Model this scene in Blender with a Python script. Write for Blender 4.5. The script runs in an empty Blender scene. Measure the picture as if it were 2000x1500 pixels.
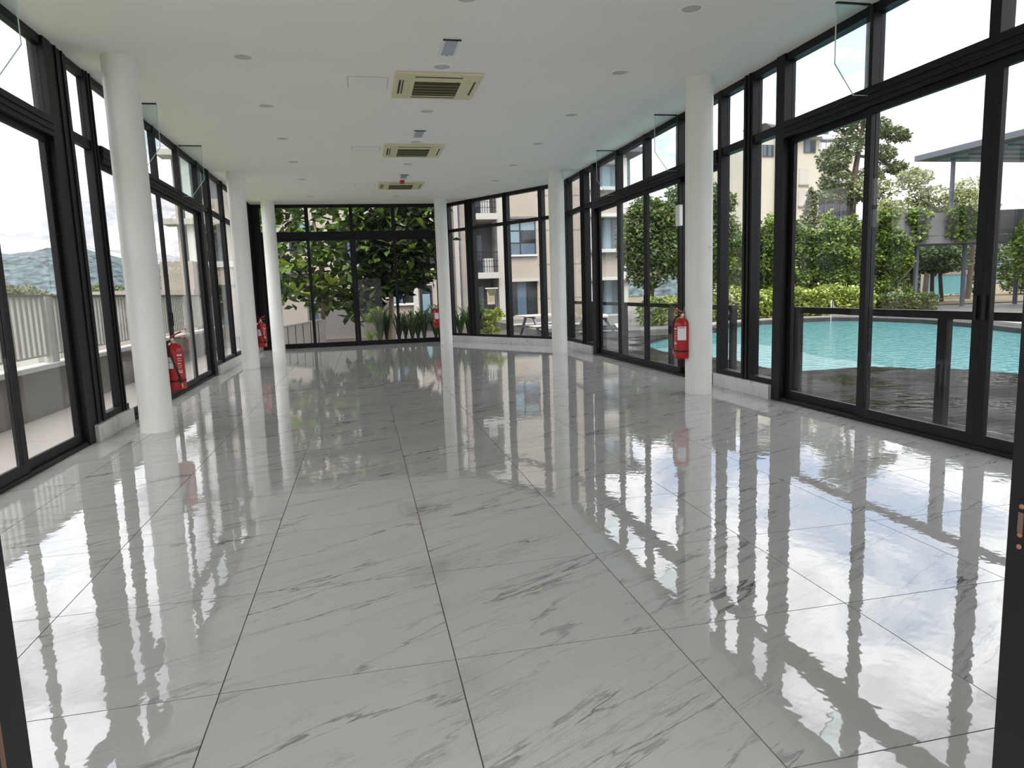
import bpy, bmesh, math, random
import numpy as np
from mathutils import Vector, Matrix

# ------------------------------------------------------------------ camera, sky, sun, exposure
scn = bpy.context.scene
COL = scn.collection
EYE = Vector((0.0, 0.0, 1.311))
YAW, PITCH, ROLL = 0.20968991, -0.13577973, -0.03382205
cam_d = bpy.data.cameras.new('camera')
cam_d.sensor_fit = 'HORIZONTAL'; cam_d.sensor_width = 36.0
cam_d.lens = 1338.51 / 2000.0 * 36.0
cam_d.clip_start = 0.05; cam_d.clip_end = 3000
cam = bpy.data.objects.new('camera', cam_d); COL.objects.link(cam)
_f = Vector((math.sin(YAW) * math.cos(PITCH), math.cos(YAW) * math.cos(PITCH), math.sin(PITCH)))
_r = Vector((math.cos(YAW), -math.sin(YAW), 0)); _u = _r.cross(_f)
_r2 = math.cos(ROLL) * _r + math.sin(ROLL) * _u
_u2 = -math.sin(ROLL) * _r + math.cos(ROLL) * _u
cam.matrix_world = Matrix(((_r2.x, _u2.x, -_f.x, EYE.x), (_r2.y, _u2.y, -_f.y, EYE.y), (_r2.z, _u2.z, -_f.z, EYE.z), (0, 0, 0, 1)))
scn.camera = cam

scn.view_settings.view_transform = 'Standard'
scn.view_settings.look = 'None'
scn.view_settings.gamma = 1.0
scn.view_settings.use_curve_mapping = False
scn.view_settings.exposure = 0.80
SKY = 2.8            # zenith radiance of the overcast sky (horizon is a third of it)
SUN = 1.9

world = bpy.data.worlds.new('overcast_sky'); scn.world = world; world.use_nodes = True
nt = world.node_tree; nt.nodes.clear()
def wn(t, **k):
    n = nt.nodes.new(t)
    for a, b in k.items(): setattr(n, a, b)
    return n
tc = wn('ShaderNodeTexCoord'); sep = wn('ShaderNodeSeparateXYZ'); nt.links.new(tc.outputs['Generated'], sep.inputs[0])
zc = wn('ShaderNodeMath', operation='MAXIMUM'); nt.links.new(sep.outputs['Z'], zc.inputs[0]); zc.inputs[1].default_value = 0.0
za = wn('ShaderNodeMath', operation='ADD'); nt.links.new(zc.outputs[0], za.inputs[0]); za.inputs[1].default_value = 0.22
dx = wn('ShaderNodeMath', operation='DIVIDE'); nt.links.new(sep.outputs['X'], dx.inputs[0]); nt.links.new(za.outputs[0], dx.inputs[1])
dy = wn('ShaderNodeMath', operation='DIVIDE'); nt.links.new(sep.outputs['Y'], dy.inputs[0]); nt.links.new(za.outputs[0], dy.inputs[1])
cb = wn('ShaderNodeCombineXYZ'); nt.links.new(dx.outputs[0], cb.inputs[0]); nt.links.new(dy.outputs[0], cb.inputs[1])
n1 = wn('ShaderNodeTexNoise'); n1.inputs['Scale'].default_value = 0.95; n1.inputs['Detail'].default_value = 8; n1.inputs['Roughness'].default_value = 0.58; n1.inputs['Distortion'].default_value = 0.5
nt.links.new(cb.outputs[0], n1.inputs['Vector'])
ramp = wn('ShaderNodeValToRGB')
e = ramp.color_ramp.elements
e[0].position = 0.28; e[0].color = (0.40, 0.55, 0.88, 1)
e[1].position = 0.72; e[1].color = (1.45, 1.43, 1.42, 1)
for pos, c in ((0.38, (0.52, 0.60, 0.76, 1)), (0.45, (1.25, 1.25, 1.26, 1)), (0.52, (0.52, 0.53, 0.57, 1)), (0.60, (1.05, 1.04, 1.05, 1))):
    q = e.new(pos); q.color = c
nt.links.new(n1.outputs['Fac'], ramp.inputs[0])
g1 = wn('ShaderNodeMath', operation='MULTIPLY_ADD'); nt.links.new(zc.outputs[0], g1.inputs[0]); g1.inputs[1].default_value = 2.0 / 3 * SKY; g1.inputs[2].default_value = SKY / 3
bg = wn('ShaderNodeBackground'); nt.links.new(ramp.outputs[0], bg.inputs['Color']); nt.links.new(g1.outputs[0], bg.inputs['Strength'])
wo = wn('ShaderNodeOutputWorld'); nt.links.new(bg.outputs[0], wo.inputs[0])

sun_d = bpy.data.lights.new('sun', 'SUN'); sun_d.energy = SUN; sun_d.angle = math.radians(24); sun_d.color = (1.0, 0.96, 0.90)
sun = bpy.data.objects.new('sun', sun_d); COL.objects.link(sun)
sun.rotation_euler = Vector((0.16, 0.62, -0.95)).to_track_quat('-Z', 'Y').to_euler()
scn.cycles.max_bounces = 10; scn.cycles.diffuse_bounces = 5; scn.cycles.glossy_bounces = 4
scn.cycles.transmission_bounces = 6; scn.cycles.transparent_max_bounces = 24
scn.cycles.caustics_reflective = True; scn.cycles.caustics_refractive = False
scn.cycles.sample_clamp_indirect = 6.0

# ------------------------------------------------------------------ helpers
U = 0.874            # survey unit -> metre
R = random.Random(11)
rng = np.random.default_rng(5)

class MB:
    def __init__(s): s.v = []; s.f = []
    def add(s, vs, fs):
        o = len(s.v); s.v += [tuple(v) for v in vs]; s.f += [tuple(i + o for i in f) for f in fs]; return s
    def box(s, x0, x1, y0, y1, z0, z1):
        vs = [(x0, y0, z0), (x1, y0, z0), (x1, y1, z0), (x0, y1, z0), (x0, y0, z1), (x1, y0, z1), (x1, y1, z1), (x0, y1, z1)]
        return s.hexa(vs)
    def hexa(s, vs):
        return s.add(vs, [(0, 3, 2, 1), (4, 5, 6, 7), (0, 1, 5, 4), (1, 2, 6, 5), (2, 3, 7, 6), (3, 0, 4, 7)])
    def prism(s, poly, z0, z1):
        n = len(poly)
        vs = [(x, y, z0) for x, y in poly] + [(x, y, z1) for x, y in poly]
        return s.add(vs, [tuple(range(n))[::-1], tuple(range(n, 2 * n))] + [(i, (i + 1) % n, n + (i + 1) % n, n + i) for i in range(n)])
    def slab(s, pts, off):                  # a planar polygon in space given thickness
        n = len(pts); off = Vector(off)
        vs = [Vector(p) for p in pts] + [Vector(p) + off for p in pts]
        return s.add(vs, [tuple(range(n))[::-1], tuple(range(n, 2 * n))] + [(i, (i + 1) % n, n + (i + 1) % n, n + i) for i in range(n)])
    def lathe(s, prof, seg=32, c=(0, 0, 0)):
        m = len(prof); vs = []
        for k in range(seg):
            a = 2 * math.pi * k / seg
            for r, z in prof: vs.append((c[0] + r * math.cos(a), c[1] + r * math.sin(a), c[2] + z))
        fs = []
        for k in range(seg):
            k2 = (k + 1) % seg
            for j in range(m - 1): fs.append((k * m + j, k2 * m + j, k2 * m + j + 1, k * m + j + 1))
        fs.append(tuple(k * m for k in range(seg))[::-1]); fs.append(tuple(k * m + m - 1 for k in range(seg)))
        return s.add(vs, fs)
    def tube(s, pts, rad, seg=8):
        pts = [Vector(p) for p in pts]; n = len(pts)
        rads = rad if isinstance(rad, (list, tuple)) else [rad] * n
        vs = []; prev = None
        for i, p in enumerate(pts):
            d = (pts[min(i + 1, n - 1)] - pts[max(i - 1, 0)]).normalized()
            a = Vector((0, 0, 1)) if abs(d.z) < 0.9 else Vector((1, 0, 0))
            if prev is not None: a = prev
            x = (a - d * a.dot(d)).normalized(); y = d.cross(x); prev = x
            for k in range(seg):
                t = 2 * math.pi * k / seg; vs.append(p + (x * math.cos(t) + y * math.sin(t)) * rads[i])
        fs = [tuple(range(seg))[::-1], tuple(range((n - 1) * seg, n * seg))]
        for i in range(n - 1):
            for k in range(seg):
                k2 = (k + 1) % seg; fs.append((i * seg + k, i * seg + k2, (i + 1) * seg + k2, (i + 1) * seg + k))
        return s.add(vs, fs)

def wloc(o):
    p = Vector((0, 0, 0))
    while o is not None: p += o.location; o = o.parent
    return p

def obj(name, mb, mat, parent=None, smooth=False, bevel=0.0, origin=None):
    me = bpy.data.meshes.new(name)
    off = wloc(parent) if parent else Vector((0, 0, 0))
    loc = Vector(origin) - off if origin is not None else Vector((0, 0, 0))
    sub = off + loc
    me.from_pydata([(v[0] - sub.x, v[1] - sub.y, v[2] - sub.z) for v in mb.v], [], mb.f)
    bm = bmesh.new(); bm.from_mesh(me)
    bmesh.ops.recalc_face_normals(bm, faces=bm.faces)
    if bevel: bmesh.ops.bevel(bm, geom=list(bm.edges), offset=bevel, segments=2, affect='EDGES', profile=0.5)
    bm.to_mesh(me); bm.free()
    if smooth:
        me.polygons.foreach_set('use_smooth', [True] * len(me.polygons))
        try: me.set_sharp_from_angle(angle=math.radians(38))
        except Exception: pass
    me.materials.append(M[mat])
    o = bpy.data.objects.new(name, me); COL.objects.link(o); o.location = loc
    if parent: o.parent = parent
    return o

def tag(o, label, cat, group=None):
    o['label'] = label; o['category'] = cat
    if group: o['group'] = group
    return o
def thing(name, loc, label, cat, group=None):
    o = bpy.data.objects.new(name, None); COL.objects.link(o); o.location = loc; o.empty_display_size = 0.1
    return tag(o, label, cat, group)
def struct(name, mb=None, mat=None, loc=(0, 0, 0), **k):
    if mb is None:
        o = bpy.data.objects.new(name, None); COL.objects.link(o); o.location = loc; o.empty_display_size = 0.1
    else: o = obj(name, mb, mat, **k)
    o['kind'] = 'structure'; return o
def stuff(o): o['kind'] = 'stuff'; return o
def copy_tree(o, parent=None):
    c = o.copy(); COL.objects.link(c); c.parent = parent
    for ch in list(o.children): copy_tree(ch, c)
    return c

# ------------------------------------------------------------------ materials
M = {}
def mat(name, color=(0.8, 0.8, 0.8), rough=0.5, metal=0.0, ior=1.5, noise=None, bump=None, spec=None):
    m = bpy.data.materials.new(name); m.use_nodes = True; n = m.node_tree; b = n.nodes['Principled BSDF']
    b.inputs['Base Color'].default_value = (*color, 1); b.inputs['Roughness'].default_value = rough
    b.inputs['Metallic'].default_value = metal; b.inputs['IOR'].default_value = ior
    if spec is not None: b.inputs['Specular IOR Level'].default_value = spec
    if noise or bump:
        t = n.nodes.new('ShaderNodeTexCoord')
    if noise:                                # (scale, amount, (sx, sy, sz))
        mp = n.nodes.new('ShaderNodeMapping'); mp.inputs['Scale'].default_value = noise[2] if len(noise) > 2 else (1, 1, 1)
        n.links.new(t.outputs['Object'], mp.inputs[0])
        x = n.nodes.new('ShaderNodeTexNoise'); x.inputs['Scale'].default_value = noise[0]; x.inputs['Detail'].default_value = 6
        n.links.new(mp.outputs[0], x.inputs['Vector'])
        r = n.nodes.new('ShaderNodeValToRGB'); a = noise[1]
        r.color_ramp.elements[0].position = 0.3; r.color_ramp.elements[1].position = 0.7
        r.color_ramp.elements[0].color = (*[c * (1 - a) for c in color], 1); r.color_ramp.elements[1].color = (*[min(1, c * (1 + a * 0.6)) for c in color], 1)
        n.links.new(x.outputs['Fac'], r.inputs[0]); n.links.new(r.outputs[0], b.inputs['Base Color'])
    if bump:                                 # (scale, strength)
        x = n.nodes.new('ShaderNodeTexNoise'); x.inputs['Scale'].default_value = bump[0]; x.inputs['Detail'].default_value = 4
        n.links.new(t.outputs['Object'], x.inputs['Vector'])
        bp = n.nodes.new('ShaderNodeBump'); bp.inputs['Strength'].default_value = bump[1]; bp.inputs['Distance'].default_value = 0.02
        n.links.new(x.outputs['Fac'], bp.inputs['Height']); n.links.new(bp.outputs[0], b.inputs['Normal'])
    M[name] = m; return m

mat('ceiling_paint', (0.93, 0.885, 0.845), 0.75, noise=(1.3, 0.02))
mat('column_paint', (0.84, 0.84, 0.80), 0.42, noise=(2.5, 0.03))
mat('black_aluminium', (0.0045, 0.005, 0.0065), 0.5, noise=(30, 0.2), spec=0.3)
mat('rubber', (0.01, 0.01, 0.01), 0.6)
mat('grout', (0.10, 0.09, 0.075), 0.7)
mat('red_enamel', (0.42, 0.008, 0.010), 0.25)
mat('dark_red', (0.30, 0.01, 0.01), 0.35)
mat('label_white', (0.82, 0.82, 0.80), 0.5)
mat('steel', (0.55, 0.56, 0.57), 0.3, metal=1.0)
mat('brass', (0.55, 0.40, 0.20), 0.35, metal=1.0)
mat('rusty_copper', (0.30, 0.13, 0.07), 0.55, noise=(60, 0.4))
mat('brown_seal', (0.13, 0.07, 0.045), 0.6)
mat('cream_plastic', (0.74, 0.67, 0.44), 0.45)
mat('grille_dark', (0.085, 0.07, 0.035), 0.6)
mat('slot_dark', (0.02, 0.02, 0.018), 0.7)
mat('lamp_grey', (0.42, 0.45, 0.50), 0.3)
mat('lamp_frame', (0.80, 0.84, 0.88), 0.35)
mat('diffuser_grey', (0.55, 0.54, 0.52), 0.5)
mat('hatch_paint', (0.90, 0.865, 0.825), 0.7)
mat('hatch_gap', (0.36, 0.36, 0.36), 0.8)
mat('parapet_grey', (0.16, 0.148, 0.138), 0.8, noise=(2, 0.15))
mat('slat_paint', (0.40, 0.39, 0.36), 0.5, noise=(3, 0.06))
mat('cap_white', (0.52, 0.52, 0.49), 0.6)
mat('terrace_tile', (0.33, 0.305, 0.28), 0.35, noise=(2.5, 0.12, (0.6, 3, 1)))
mat('render_cream', (0.34, 0.30, 0.255), 0.85, noise=(0.8, 0.08))
mat('render_grey', (0.27, 0.24, 0.21), 0.85, noise=(0.7, 0.10))
mat('render_pale', (0.41, 0.39, 0.355), 0.85, noise=(0.8, 0.05))
mat('render_yellow', (0.45, 0.425, 0.35), 0.85, noise=(0.3, 0.06))
mat('window_blue', (0.075, 0.115, 0.16), 0.06)
mat('window_pale', (0.17, 0.25, 0.29), 0.08)
mat('window_dark', (0.022, 0.025, 0.03), 0.10)
mat('roof_grey', (0.09, 0.09, 0.11), 0.6)
mat('roof_blue', (0.04, 0.07, 0.25), 0.5)
mat('canopy_steel', (0.10, 0.115, 0.14), 0.45)
mat('soffit_teal', (0.22, 0.32, 0.36), 0.6)
mat('concrete_dark', (0.15, 0.15, 0.155), 0.8, noise=(1.2, 0.15))
mat('trunk', (0.075, 0.055, 0.04), 0.9, noise=(6, 0.35, (1, 1, 0.3)))
mat('trunk_pale', (0.32, 0.25, 0.18), 0.9, noise=(6, 0.3, (1, 1, 0.3)))
mat('bench_top', (0.50, 0.48, 0.43), 0.6, noise=(4, 0.1))
mat('courtyard_deck', (0.055, 0.045, 0.042), 0.5, noise=(3, 0.25, (0.3, 5, 1)))
mat('apron', (0.34, 0.29, 0.23), 0.8, noise=(1, 0.1))
mat('soil', (0.07, 0.05, 0.035), 0.95, noise=(3, 0.3))
mat('paving_grey', (0.12, 0.12, 0.11), 0.6, noise=(1.5, 0.2))
mat('lawn', (0.13, 0.105, 0.055), 0.95, noise=(1.5, 0.3))
mat('coping_pale', (0.26, 0.25, 0.235), 0.6, noise=(2, 0.1))
mat('coping_dark', (0.035, 0.032, 0.032), 0.4, noise=(2, 0.2))
mat('valley', (0.14, 0.17, 0.09), 0.95, noise=(0.05, 0.35))
mat('hazed_hill_forest', (0.068, 0.095, 0.100), 1.0, noise=(0.22, 0.9), bump=(0.06, 1.0))  # forest green shifted to blue: distance haze is put into the base colour
mat('white_roof', (0.75, 0.76, 0.78), 0.6)
mat('unit_white', (0.50, 0.50, 0.48), 0.5)
mat('hoop_board', (0.45, 0.41, 0.28), 0.6)
mat('near_wall', (0.62, 0.61, 0.59), 0.8, noise=(1.5, 0.04))
mat('paving_light', (0.52, 0.50, 0.47), 0.8, noise=(1.2, 0.1))

def leaf_mat(name, dark, light, gloss=0.45, trans=0.25):
    m = bpy.data.materials.new(name); m.use_nodes = True; n = m.node_tree; b = n.nodes['Principled BSDF']
    g = n.nodes.new('ShaderNodeNewGeometry'); oi = n.nodes.new('ShaderNodeObjectInfo')
    ad = n.nodes.new('ShaderNodeMath'); ad.operation = 'ADD'
    fr = n.nodes.new('ShaderNodeMath'); fr.operation = 'FRACT'
    n.links.new(g.outputs['Random Per Island'], ad.inputs[0]); n.links.new(oi.outputs['Random'], ad.inputs[1]); n.links.new(ad.outputs[0], fr.inputs[0])
    r = n.nodes.new('ShaderNodeValToRGB'); r.color_ramp.elements[0].color = (*dark, 1); r.color_ramp.elements[1].color = (*light, 1)
    n.links.new(fr.outputs[0], r.inputs[0]); n.links.new(r.outputs[0], b.inputs['Base Color']); b.inputs['Roughness'].default_value = gloss
    tr = n.nodes.new('ShaderNodeBsdfTranslucent'); n.links.new(r.outputs[0], tr.inputs['Color'])
    mx = n.nodes.new('ShaderNodeMixShader'); mx.inputs[0].default_value = trans
    n.links.new(b.outputs[0], mx.inputs[1]); n.links.new(tr.outputs[0], mx.inputs[2])
    n.links.new(mx.outputs[0], n.nodes['Material Output'].inputs['Surface']); M[name] = m
leaf_mat('leaf_fig', (0.014, 0.036, 0.008), (0.13, 0.22, 0.03), 0.5)
leaf_mat('leaf_fig_young', (0.16, 0.30, 0.03), (0.34, 0.46, 0.06), 0.35)
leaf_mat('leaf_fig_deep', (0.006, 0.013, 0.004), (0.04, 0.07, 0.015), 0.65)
leaf_mat('leaf_strap', (0.018, 0.045, 0.012), (0.09, 0.16, 0.035), 0.35)
leaf_mat('leaf_lime', (0.18, 0.32, 0.03), (0.36, 0.50, 0.06), 0.4)
leaf_mat('leaf_hedge', (0.10, 0.16, 0.02), (0.46, 0.52, 0.10), 0.4)
leaf_mat('leaf_hedge_dark', (0.03, 0.06, 0.015), (0.12, 0.18, 0.04), 0.45)
leaf_mat('leaf_vine', (0.035, 0.08, 0.015), (0.27, 0.36, 0.07), 0.45)
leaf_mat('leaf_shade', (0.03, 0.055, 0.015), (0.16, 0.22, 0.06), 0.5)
leaf_mat('leaf_tall', (0.05, 0.07, 0.03), (0.20, 0.25, 0.10), 0.5)
leaf_mat('leaf_pale', (0.16, 0.18, 0.08), (0.42, 0.44, 0.22), 0.6)
leaf_mat('leaf_far', (0.09, 0.11, 0.05), (0.20, 0.21, 0.10), 0.7)

def glass_mat(name, tint, ior=1.5, refl=1.0):
    m = bpy.data.materials.new(name); m.use_nodes = True; n = m.node_tree; n.nodes.clear()
    o = n.nodes.new('ShaderNodeOutputMaterial'); t = n.nodes.new('ShaderNodeBsdfTransparent'); t.inputs[0].default_value = (*tint, 1)
    g = n.nodes.new('ShaderNodeBsdfGlossy'); g.inputs['Roughness'].default_value = 0.0; g.inputs['Color'].default_value = (refl, refl, refl, 1)
    f = n.nodes.new('ShaderNodeFresnel'); geo = n.nodes.new('ShaderNodeNewGeometry')   # same reflectance on both faces of a thin pane
    bi = n.nodes.new('ShaderNodeMath'); bi.operation = 'MULTIPLY_ADD'; bi.inputs[1].default_value = 1 / ior - ior; bi.inputs[2].default_value = ior
    n.links.new(geo.outputs['Backfacing'], bi.inputs[0]); n.links.new(bi.outputs[0], f.inputs['IOR'])
    x = n.nodes.new('ShaderNodeMixShader'); n.links.new(f.outputs[0], x.inputs[0]); n.links.new(t.outputs[0], x.inputs[1]); n.links.new(g.outputs[0], x.inputs[2])
    n.links.new(x.outputs[0], o.inputs[0]); M[name] = m
glass_mat('glass_clear', (0.975, 0.978, 0.975), 1.2)
glass_mat('glass_fin', (0.86, 0.92, 0.92), 1.4)
mat('glass_edge', (0.55, 0.70, 0.66), 0.2)

# polished marble-look porcelain: every tile its own piece of the same slanting vein
def marble(name, base, vein, rough, ior, wobble):
    m = bpy.data.materials.new(name); m.use_nodes = True; n = m.node_tree; b = n.nodes['Principled BSDF']
    L = n.links.new
    t = n.nodes.new('ShaderNodeTexCoord'); oi = n.nodes.new('ShaderNodeObjectInfo')
    mp = n.nodes.new('ShaderNodeMapping'); mp.inputs['Rotation'].default_value = (0, 0, math.radians(-26)); L(t.outputs['Object'], mp.inputs[0])
    sc = n.nodes.new('ShaderNodeVectorMath'); sc.operation = 'MULTIPLY'; sc.inputs[1].default_value = (0.30, 2.4, 1.0); L(mp.outputs[0], sc.inputs[0])
    of = n.nodes.new('ShaderNodeVectorMath'); of.operation = 'SCALE'; of.inputs[0].default_value = (31.0, 17.0, 0.0); L(oi.outputs['Random'], of.inputs['Scale'])
    ad = n.nodes.new('ShaderNodeVectorMath'); ad.operation = 'ADD'; L(sc.outputs[0], ad.inputs[0]); L(of.outputs[0], ad.inputs[1])
    def noise(s, d, r, dist):
        x = n.nodes.new('ShaderNodeTexNoise'); x.inputs['Scale'].default_value = s; x.inputs['Detail'].default_value = d; x.inputs['Roughness'].default_value = r; x.inputs['Distortion'].default_value = dist
        L(ad.outputs[0], x.inputs['Vector']); return x
    def ridge(x, w):
        a = n.nodes.new('ShaderNodeMath'); a.operation = 'SUBTRACT'; a.inputs[1].default_value = 0.5; L(x.outputs['Fac'], a.inputs[0])
        c = n.nodes.new('ShaderNodeMath'); c.operation = 'ABSOLUTE'; L(a.outputs[0], c.inputs[0])
        r = n.nodes.new('ShaderNodeMapRange'); r.inputs['From Min'].default_value = 0.0; r.inputs['From Max'].default_value = w; r.inputs['To Min'].default_value = 1.0; r.inputs['To Max'].default_value = 0.0
        L(c.outputs[0], r.inputs['Value']); return r
    r1 = ridge(noise(1.15, 9, 0.58, 0.25), 0.010); r2 = ridge(noise(2.6, 9, 0.62, 0.35), 0.014)
    mk = n.nodes.new('ShaderNodeMapRange'); L(noise(1.9, 3, 0.6, 0.2).outputs['Fac'], mk.inputs['Value']); mk.inputs['From Min'].default_value = 0.38; mk.inputs['From Max'].default_value = 0.64
    m1 = n.nodes.new('ShaderNodeMath'); m1.operation = 'MULTIPLY'; L(r1.outputs[0], m1.inputs[0]); L(mk.outputs[0], m1.inputs[1])
    m2 = n.nodes.new('ShaderNodeMath'); m2.operation = 'MULTIPLY'; L(r2.outputs[0], m2.inputs[0]); L(mk.outputs[0], m2.inputs[1])
    m3 = n.nodes.new('ShaderNodeMath'); m3.operation = 'MULTIPLY_ADD'; L(m2.outputs[0], m3.inputs[0]); m3.inputs[1].default_value = 0.36; L(m1.outputs[0], m3.inputs[2]); m3.use_clamp = True
    cl = noise(0.9, 5, 0.6, 0.3)
    mc = n.nodes.new('ShaderNodeMix'); mc.data_type = 'RGBA'; L(cl.outputs['Fac'], mc.inputs['Factor'])
    mc.inputs['A'].default_value = (*[c * 0.86 for c in base], 1); mc.inputs['B'].default_value = (*[min(1, c * 1.12) for c in base], 1)
    mv = n.nodes.new('ShaderNodeMix'); mv.data_type = 'RGBA'; L(m3.outputs[0], mv.inputs['Factor']); L(mc.outputs['Result'], mv.inputs['A']); mv.inputs['B'].default_value = (*vein, 1)
    L(mv.outputs['Result'], b.inputs['Base Color']); b.inputs['Roughness'].default_value = rough; b.inputs['IOR'].default_value = ior
    if wobble:
        w = n.nodes.new('ShaderNodeTexNoise'); w.inputs['Scale'].default_value = 10.0; w.inputs['Detail'].default_value = 2.0; L(t.outputs['Object'], w.inputs['Vector'])
        bp = n.nodes.new('ShaderNodeBump'); bp.inputs['Strength'].default_value = 1.0; bp.inputs['Distance'].default_value = wobble; L(w.outputs['Fac'], bp.inputs['Height']); L(bp.outputs[0], b.inputs['Normal'])
    M[name] = m
marble('marble_floor', (0.39, 0.387, 0.37), (0.085, 0.09, 0.092), 0.02, 2.1, 0.00065)
marble('marble_plinth', (0.66, 0.66, 0.64), (0.34, 0.34, 0.34), 0.10, 1.5, 0.0)

def water_mat(name, color, scale, dist, rough=0.06):
    m = mat(name, color, rough, ior=1.33); n = m.node_tree; b = n.nodes['Principled BSDF']
    t = n.nodes.new('ShaderNodeTexCoord'); mp = n.nodes.new('ShaderNodeMapping'); mp.inputs['Scale'].default_value = (1, 1.25, 1); n.links.new(t.outputs['Object'], mp.inputs[0])
    x = n.nodes.new('ShaderNodeTexNoise'); x.inputs['Scale'].default_value = scale; x.inputs['Detail'].default_value = 3; x.inputs['Distortion'].default_value = 0.6; n.links.new(mp.outputs[0], x.inputs['Vector'])
    bp = n.nodes.new('ShaderNodeBump'); bp.inputs['Strength'].default_value = 1.0; bp.inputs['Distance'].default_value = dist; n.links.new(x.outputs['Fac'], bp.inputs['Height']); n.links.new(bp.outputs[0], b.inputs['Normal'])
water_mat('pool_water', (0.050, 0.20, 0.21), 6.5, 0.06)
water_mat('shallow_water', (0.20, 0.35, 0.37), 6.0, 0.03)

# dark timber, wet: film of rain water in patches
m = mat('wet_timber', (0.013, 0.011, 0.0105), 0.35, noise=(4, 0.35, (0.25, 6, 1)), ior=1.10); n = m.node_tree; b = n.nodes['Principled BSDF']
t = n.nodes.new('ShaderNodeTexCoord'); geo = n.nodes.new('ShaderNodeNewGeometry')
x = n.nodes.new('ShaderNodeTexNoise'); x.inputs['Scale'].default_value = 0.9; x.inputs['Detail'].default_value = 4; n.links.new(geo.outputs['Position'], x.inputs['Vector'])
r = n.nodes.new('ShaderNodeMapRange'); r.inputs['From Min'].default_value = 0.42; r.inputs['From Max'].default_value = 0.58; r.inputs['To Min'].default_value = 0.55; r.inputs['To Max'].default_value = 0.06
n.links.new(x.outputs['Fac'], r.inputs['Value']); n.links.new(r.outputs[0], b.inputs['Roughness'])
y = n.nodes.new('ShaderNodeTexNoise'); y.inputs['Scale'].default_value = 5.0; y.inputs['Detail'].default_value = 3; n.links.new(geo.outputs['Position'], y.inputs['Vector'])
bp = n.nodes.new('ShaderNodeBump'); bp.inputs['Distance'].default_value = 0.02; bp.inputs['Strength'].default_value = 0.8; n.links.new(y.outputs['Fac'], bp.inputs['Height']); n.links.new(bp.outputs[0], b.inputs['Normal'])

# ------------------------------------------------------------------ the room: plan
XL, XR, YF, ZC = -2.587, 4.440, 18.53, 3.645
YN = 0.90                                   # near wall with the doorway the room is seen through
CH0, CH1 = Vector((2.33, 18.53)), Vector((4.44, 15.02))    # canted corner of the glazing
ROOM = [(XL, -1.6), (XR, -1.6), (XR, CH1.y), (CH0.x, YF), (XL, YF)]

def clip(poly, a, b):                        # keep the left side of a -> b
    out = []
    for i in range(len(poly)):
        p, q = poly[i], poly[(i + 1) % len(poly)]
        sp = (b[0] - a[0]) * (p[1] - a[1]) - (b[1] - a[1]) * (p[0] - a[0]); sq = (b[0] - a[0]) * (q[1] - a[1]) - (b[1] - a[1]) * (q[0] - a[0])
        if sp >= 0: out.append(p)
        if sp * sq < 0:
            k = sp / (sp - sq); out.append((p[0] + (q[0] - p[0]) * k, p[1] + (q[1] - p[1]) * k))
    return out

floor = struct('floor', MB().prism(ROOM, -0.12, -0.003), 'grout')
TS, GX, GY, GAP = 0.8002, 0.2508, 2.3125, 0.0022
full = None
for i in range(-5, 7):
    for j in range(-5, 22):
        x0, y0 = GX + i * TS, GY + j * TS
        poly = [(x0 + GAP, y0 + GAP), (x0 + TS - GAP, y0 + GAP), (x0 + TS - GAP, y0 + TS - GAP), (x0 + GAP, y0 + TS - GAP)]
        whole = list(poly)
        for k in range(len(ROOM)):
            poly = clip(poly, ROOM[k], ROOM[(k + 1) % len(ROOM)])
            if len(poly) < 3: break
        if len(poly) < 3: continue
        xs = [p[0] for p in poly]; ys = [p[1] for p in poly]
        if max(xs) - min(xs) < 0.02 or max(ys) - min(ys) < 0.02: continue
        isfull = poly == whole
        c = (x0 + TS / 2, y0 + TS / 2, 0)
        if isfull and full is not None:
            o = bpy.data.objects.new('tile', full.data); COL.objects.link(o); o.parent = floor; o.location = c
        else:
            o = obj('tile', MB().prism(poly, -0.011, 0.0), 'marble_floor', floor, origin=c)
            if isfull: full = o

ceiling = struct('ceiling', MB().prism([(XL - 0.125, -1.6), (XR + 0.125, -1.6), (XR + 0.125, CH1.y + 0.05), (CH0.x + 0.09, YF + 0.125), (XL - 0.125, YF + 0.125)], ZC, ZC + 0.35), 'ceiling_paint')

# ------------------------------------------------------------------ glazing
class Wall:                                  # a line of glazing: t runs along it, n points out of the room
    def __init__(s, o, d, nrm, depth=0.12, glass=0.075):
        s.depth = depth; s.glass = glass; s.o = Vector((*o, 0)); s.d = Vector((*d, 0)).normalized(); s.n = Vector((*nrm, 0)).normalized()
    def p(s, t, n, z): return s.o + s.d * t + s.n * n + Vector((0, 0, z))
    def box(s, mb, t0, t1, z0, z1, n0=0.0, n1=0.12):
        return mb.hexa([s.p(t0, n0, z0), s.p(t1, n0, z0), s.p(t1, n1, z0), s.p(t0, n1, z0), s.p(t0, n0, z1), s.p(t1, n0, z1), s.p(t1, n1, z1), s.p(t0, n1, z1)])
WL = Wall((XL, 0), (0, 1), (-1, 0), 0.075, 0.035); WR = Wall((XR, 0), (0, 1), (1, 0)); WF = Wall((0, YF), (1, 0), (0, 1))
_cd = (CH1 - CH0); WC = Wall((CH0.x, CH0.y), (_cd.x, _cd.y), (-_cd.y, _cd.x)); CHL = _cd.length
if WC.n.x < 0: WC.n = -WC.n

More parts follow.
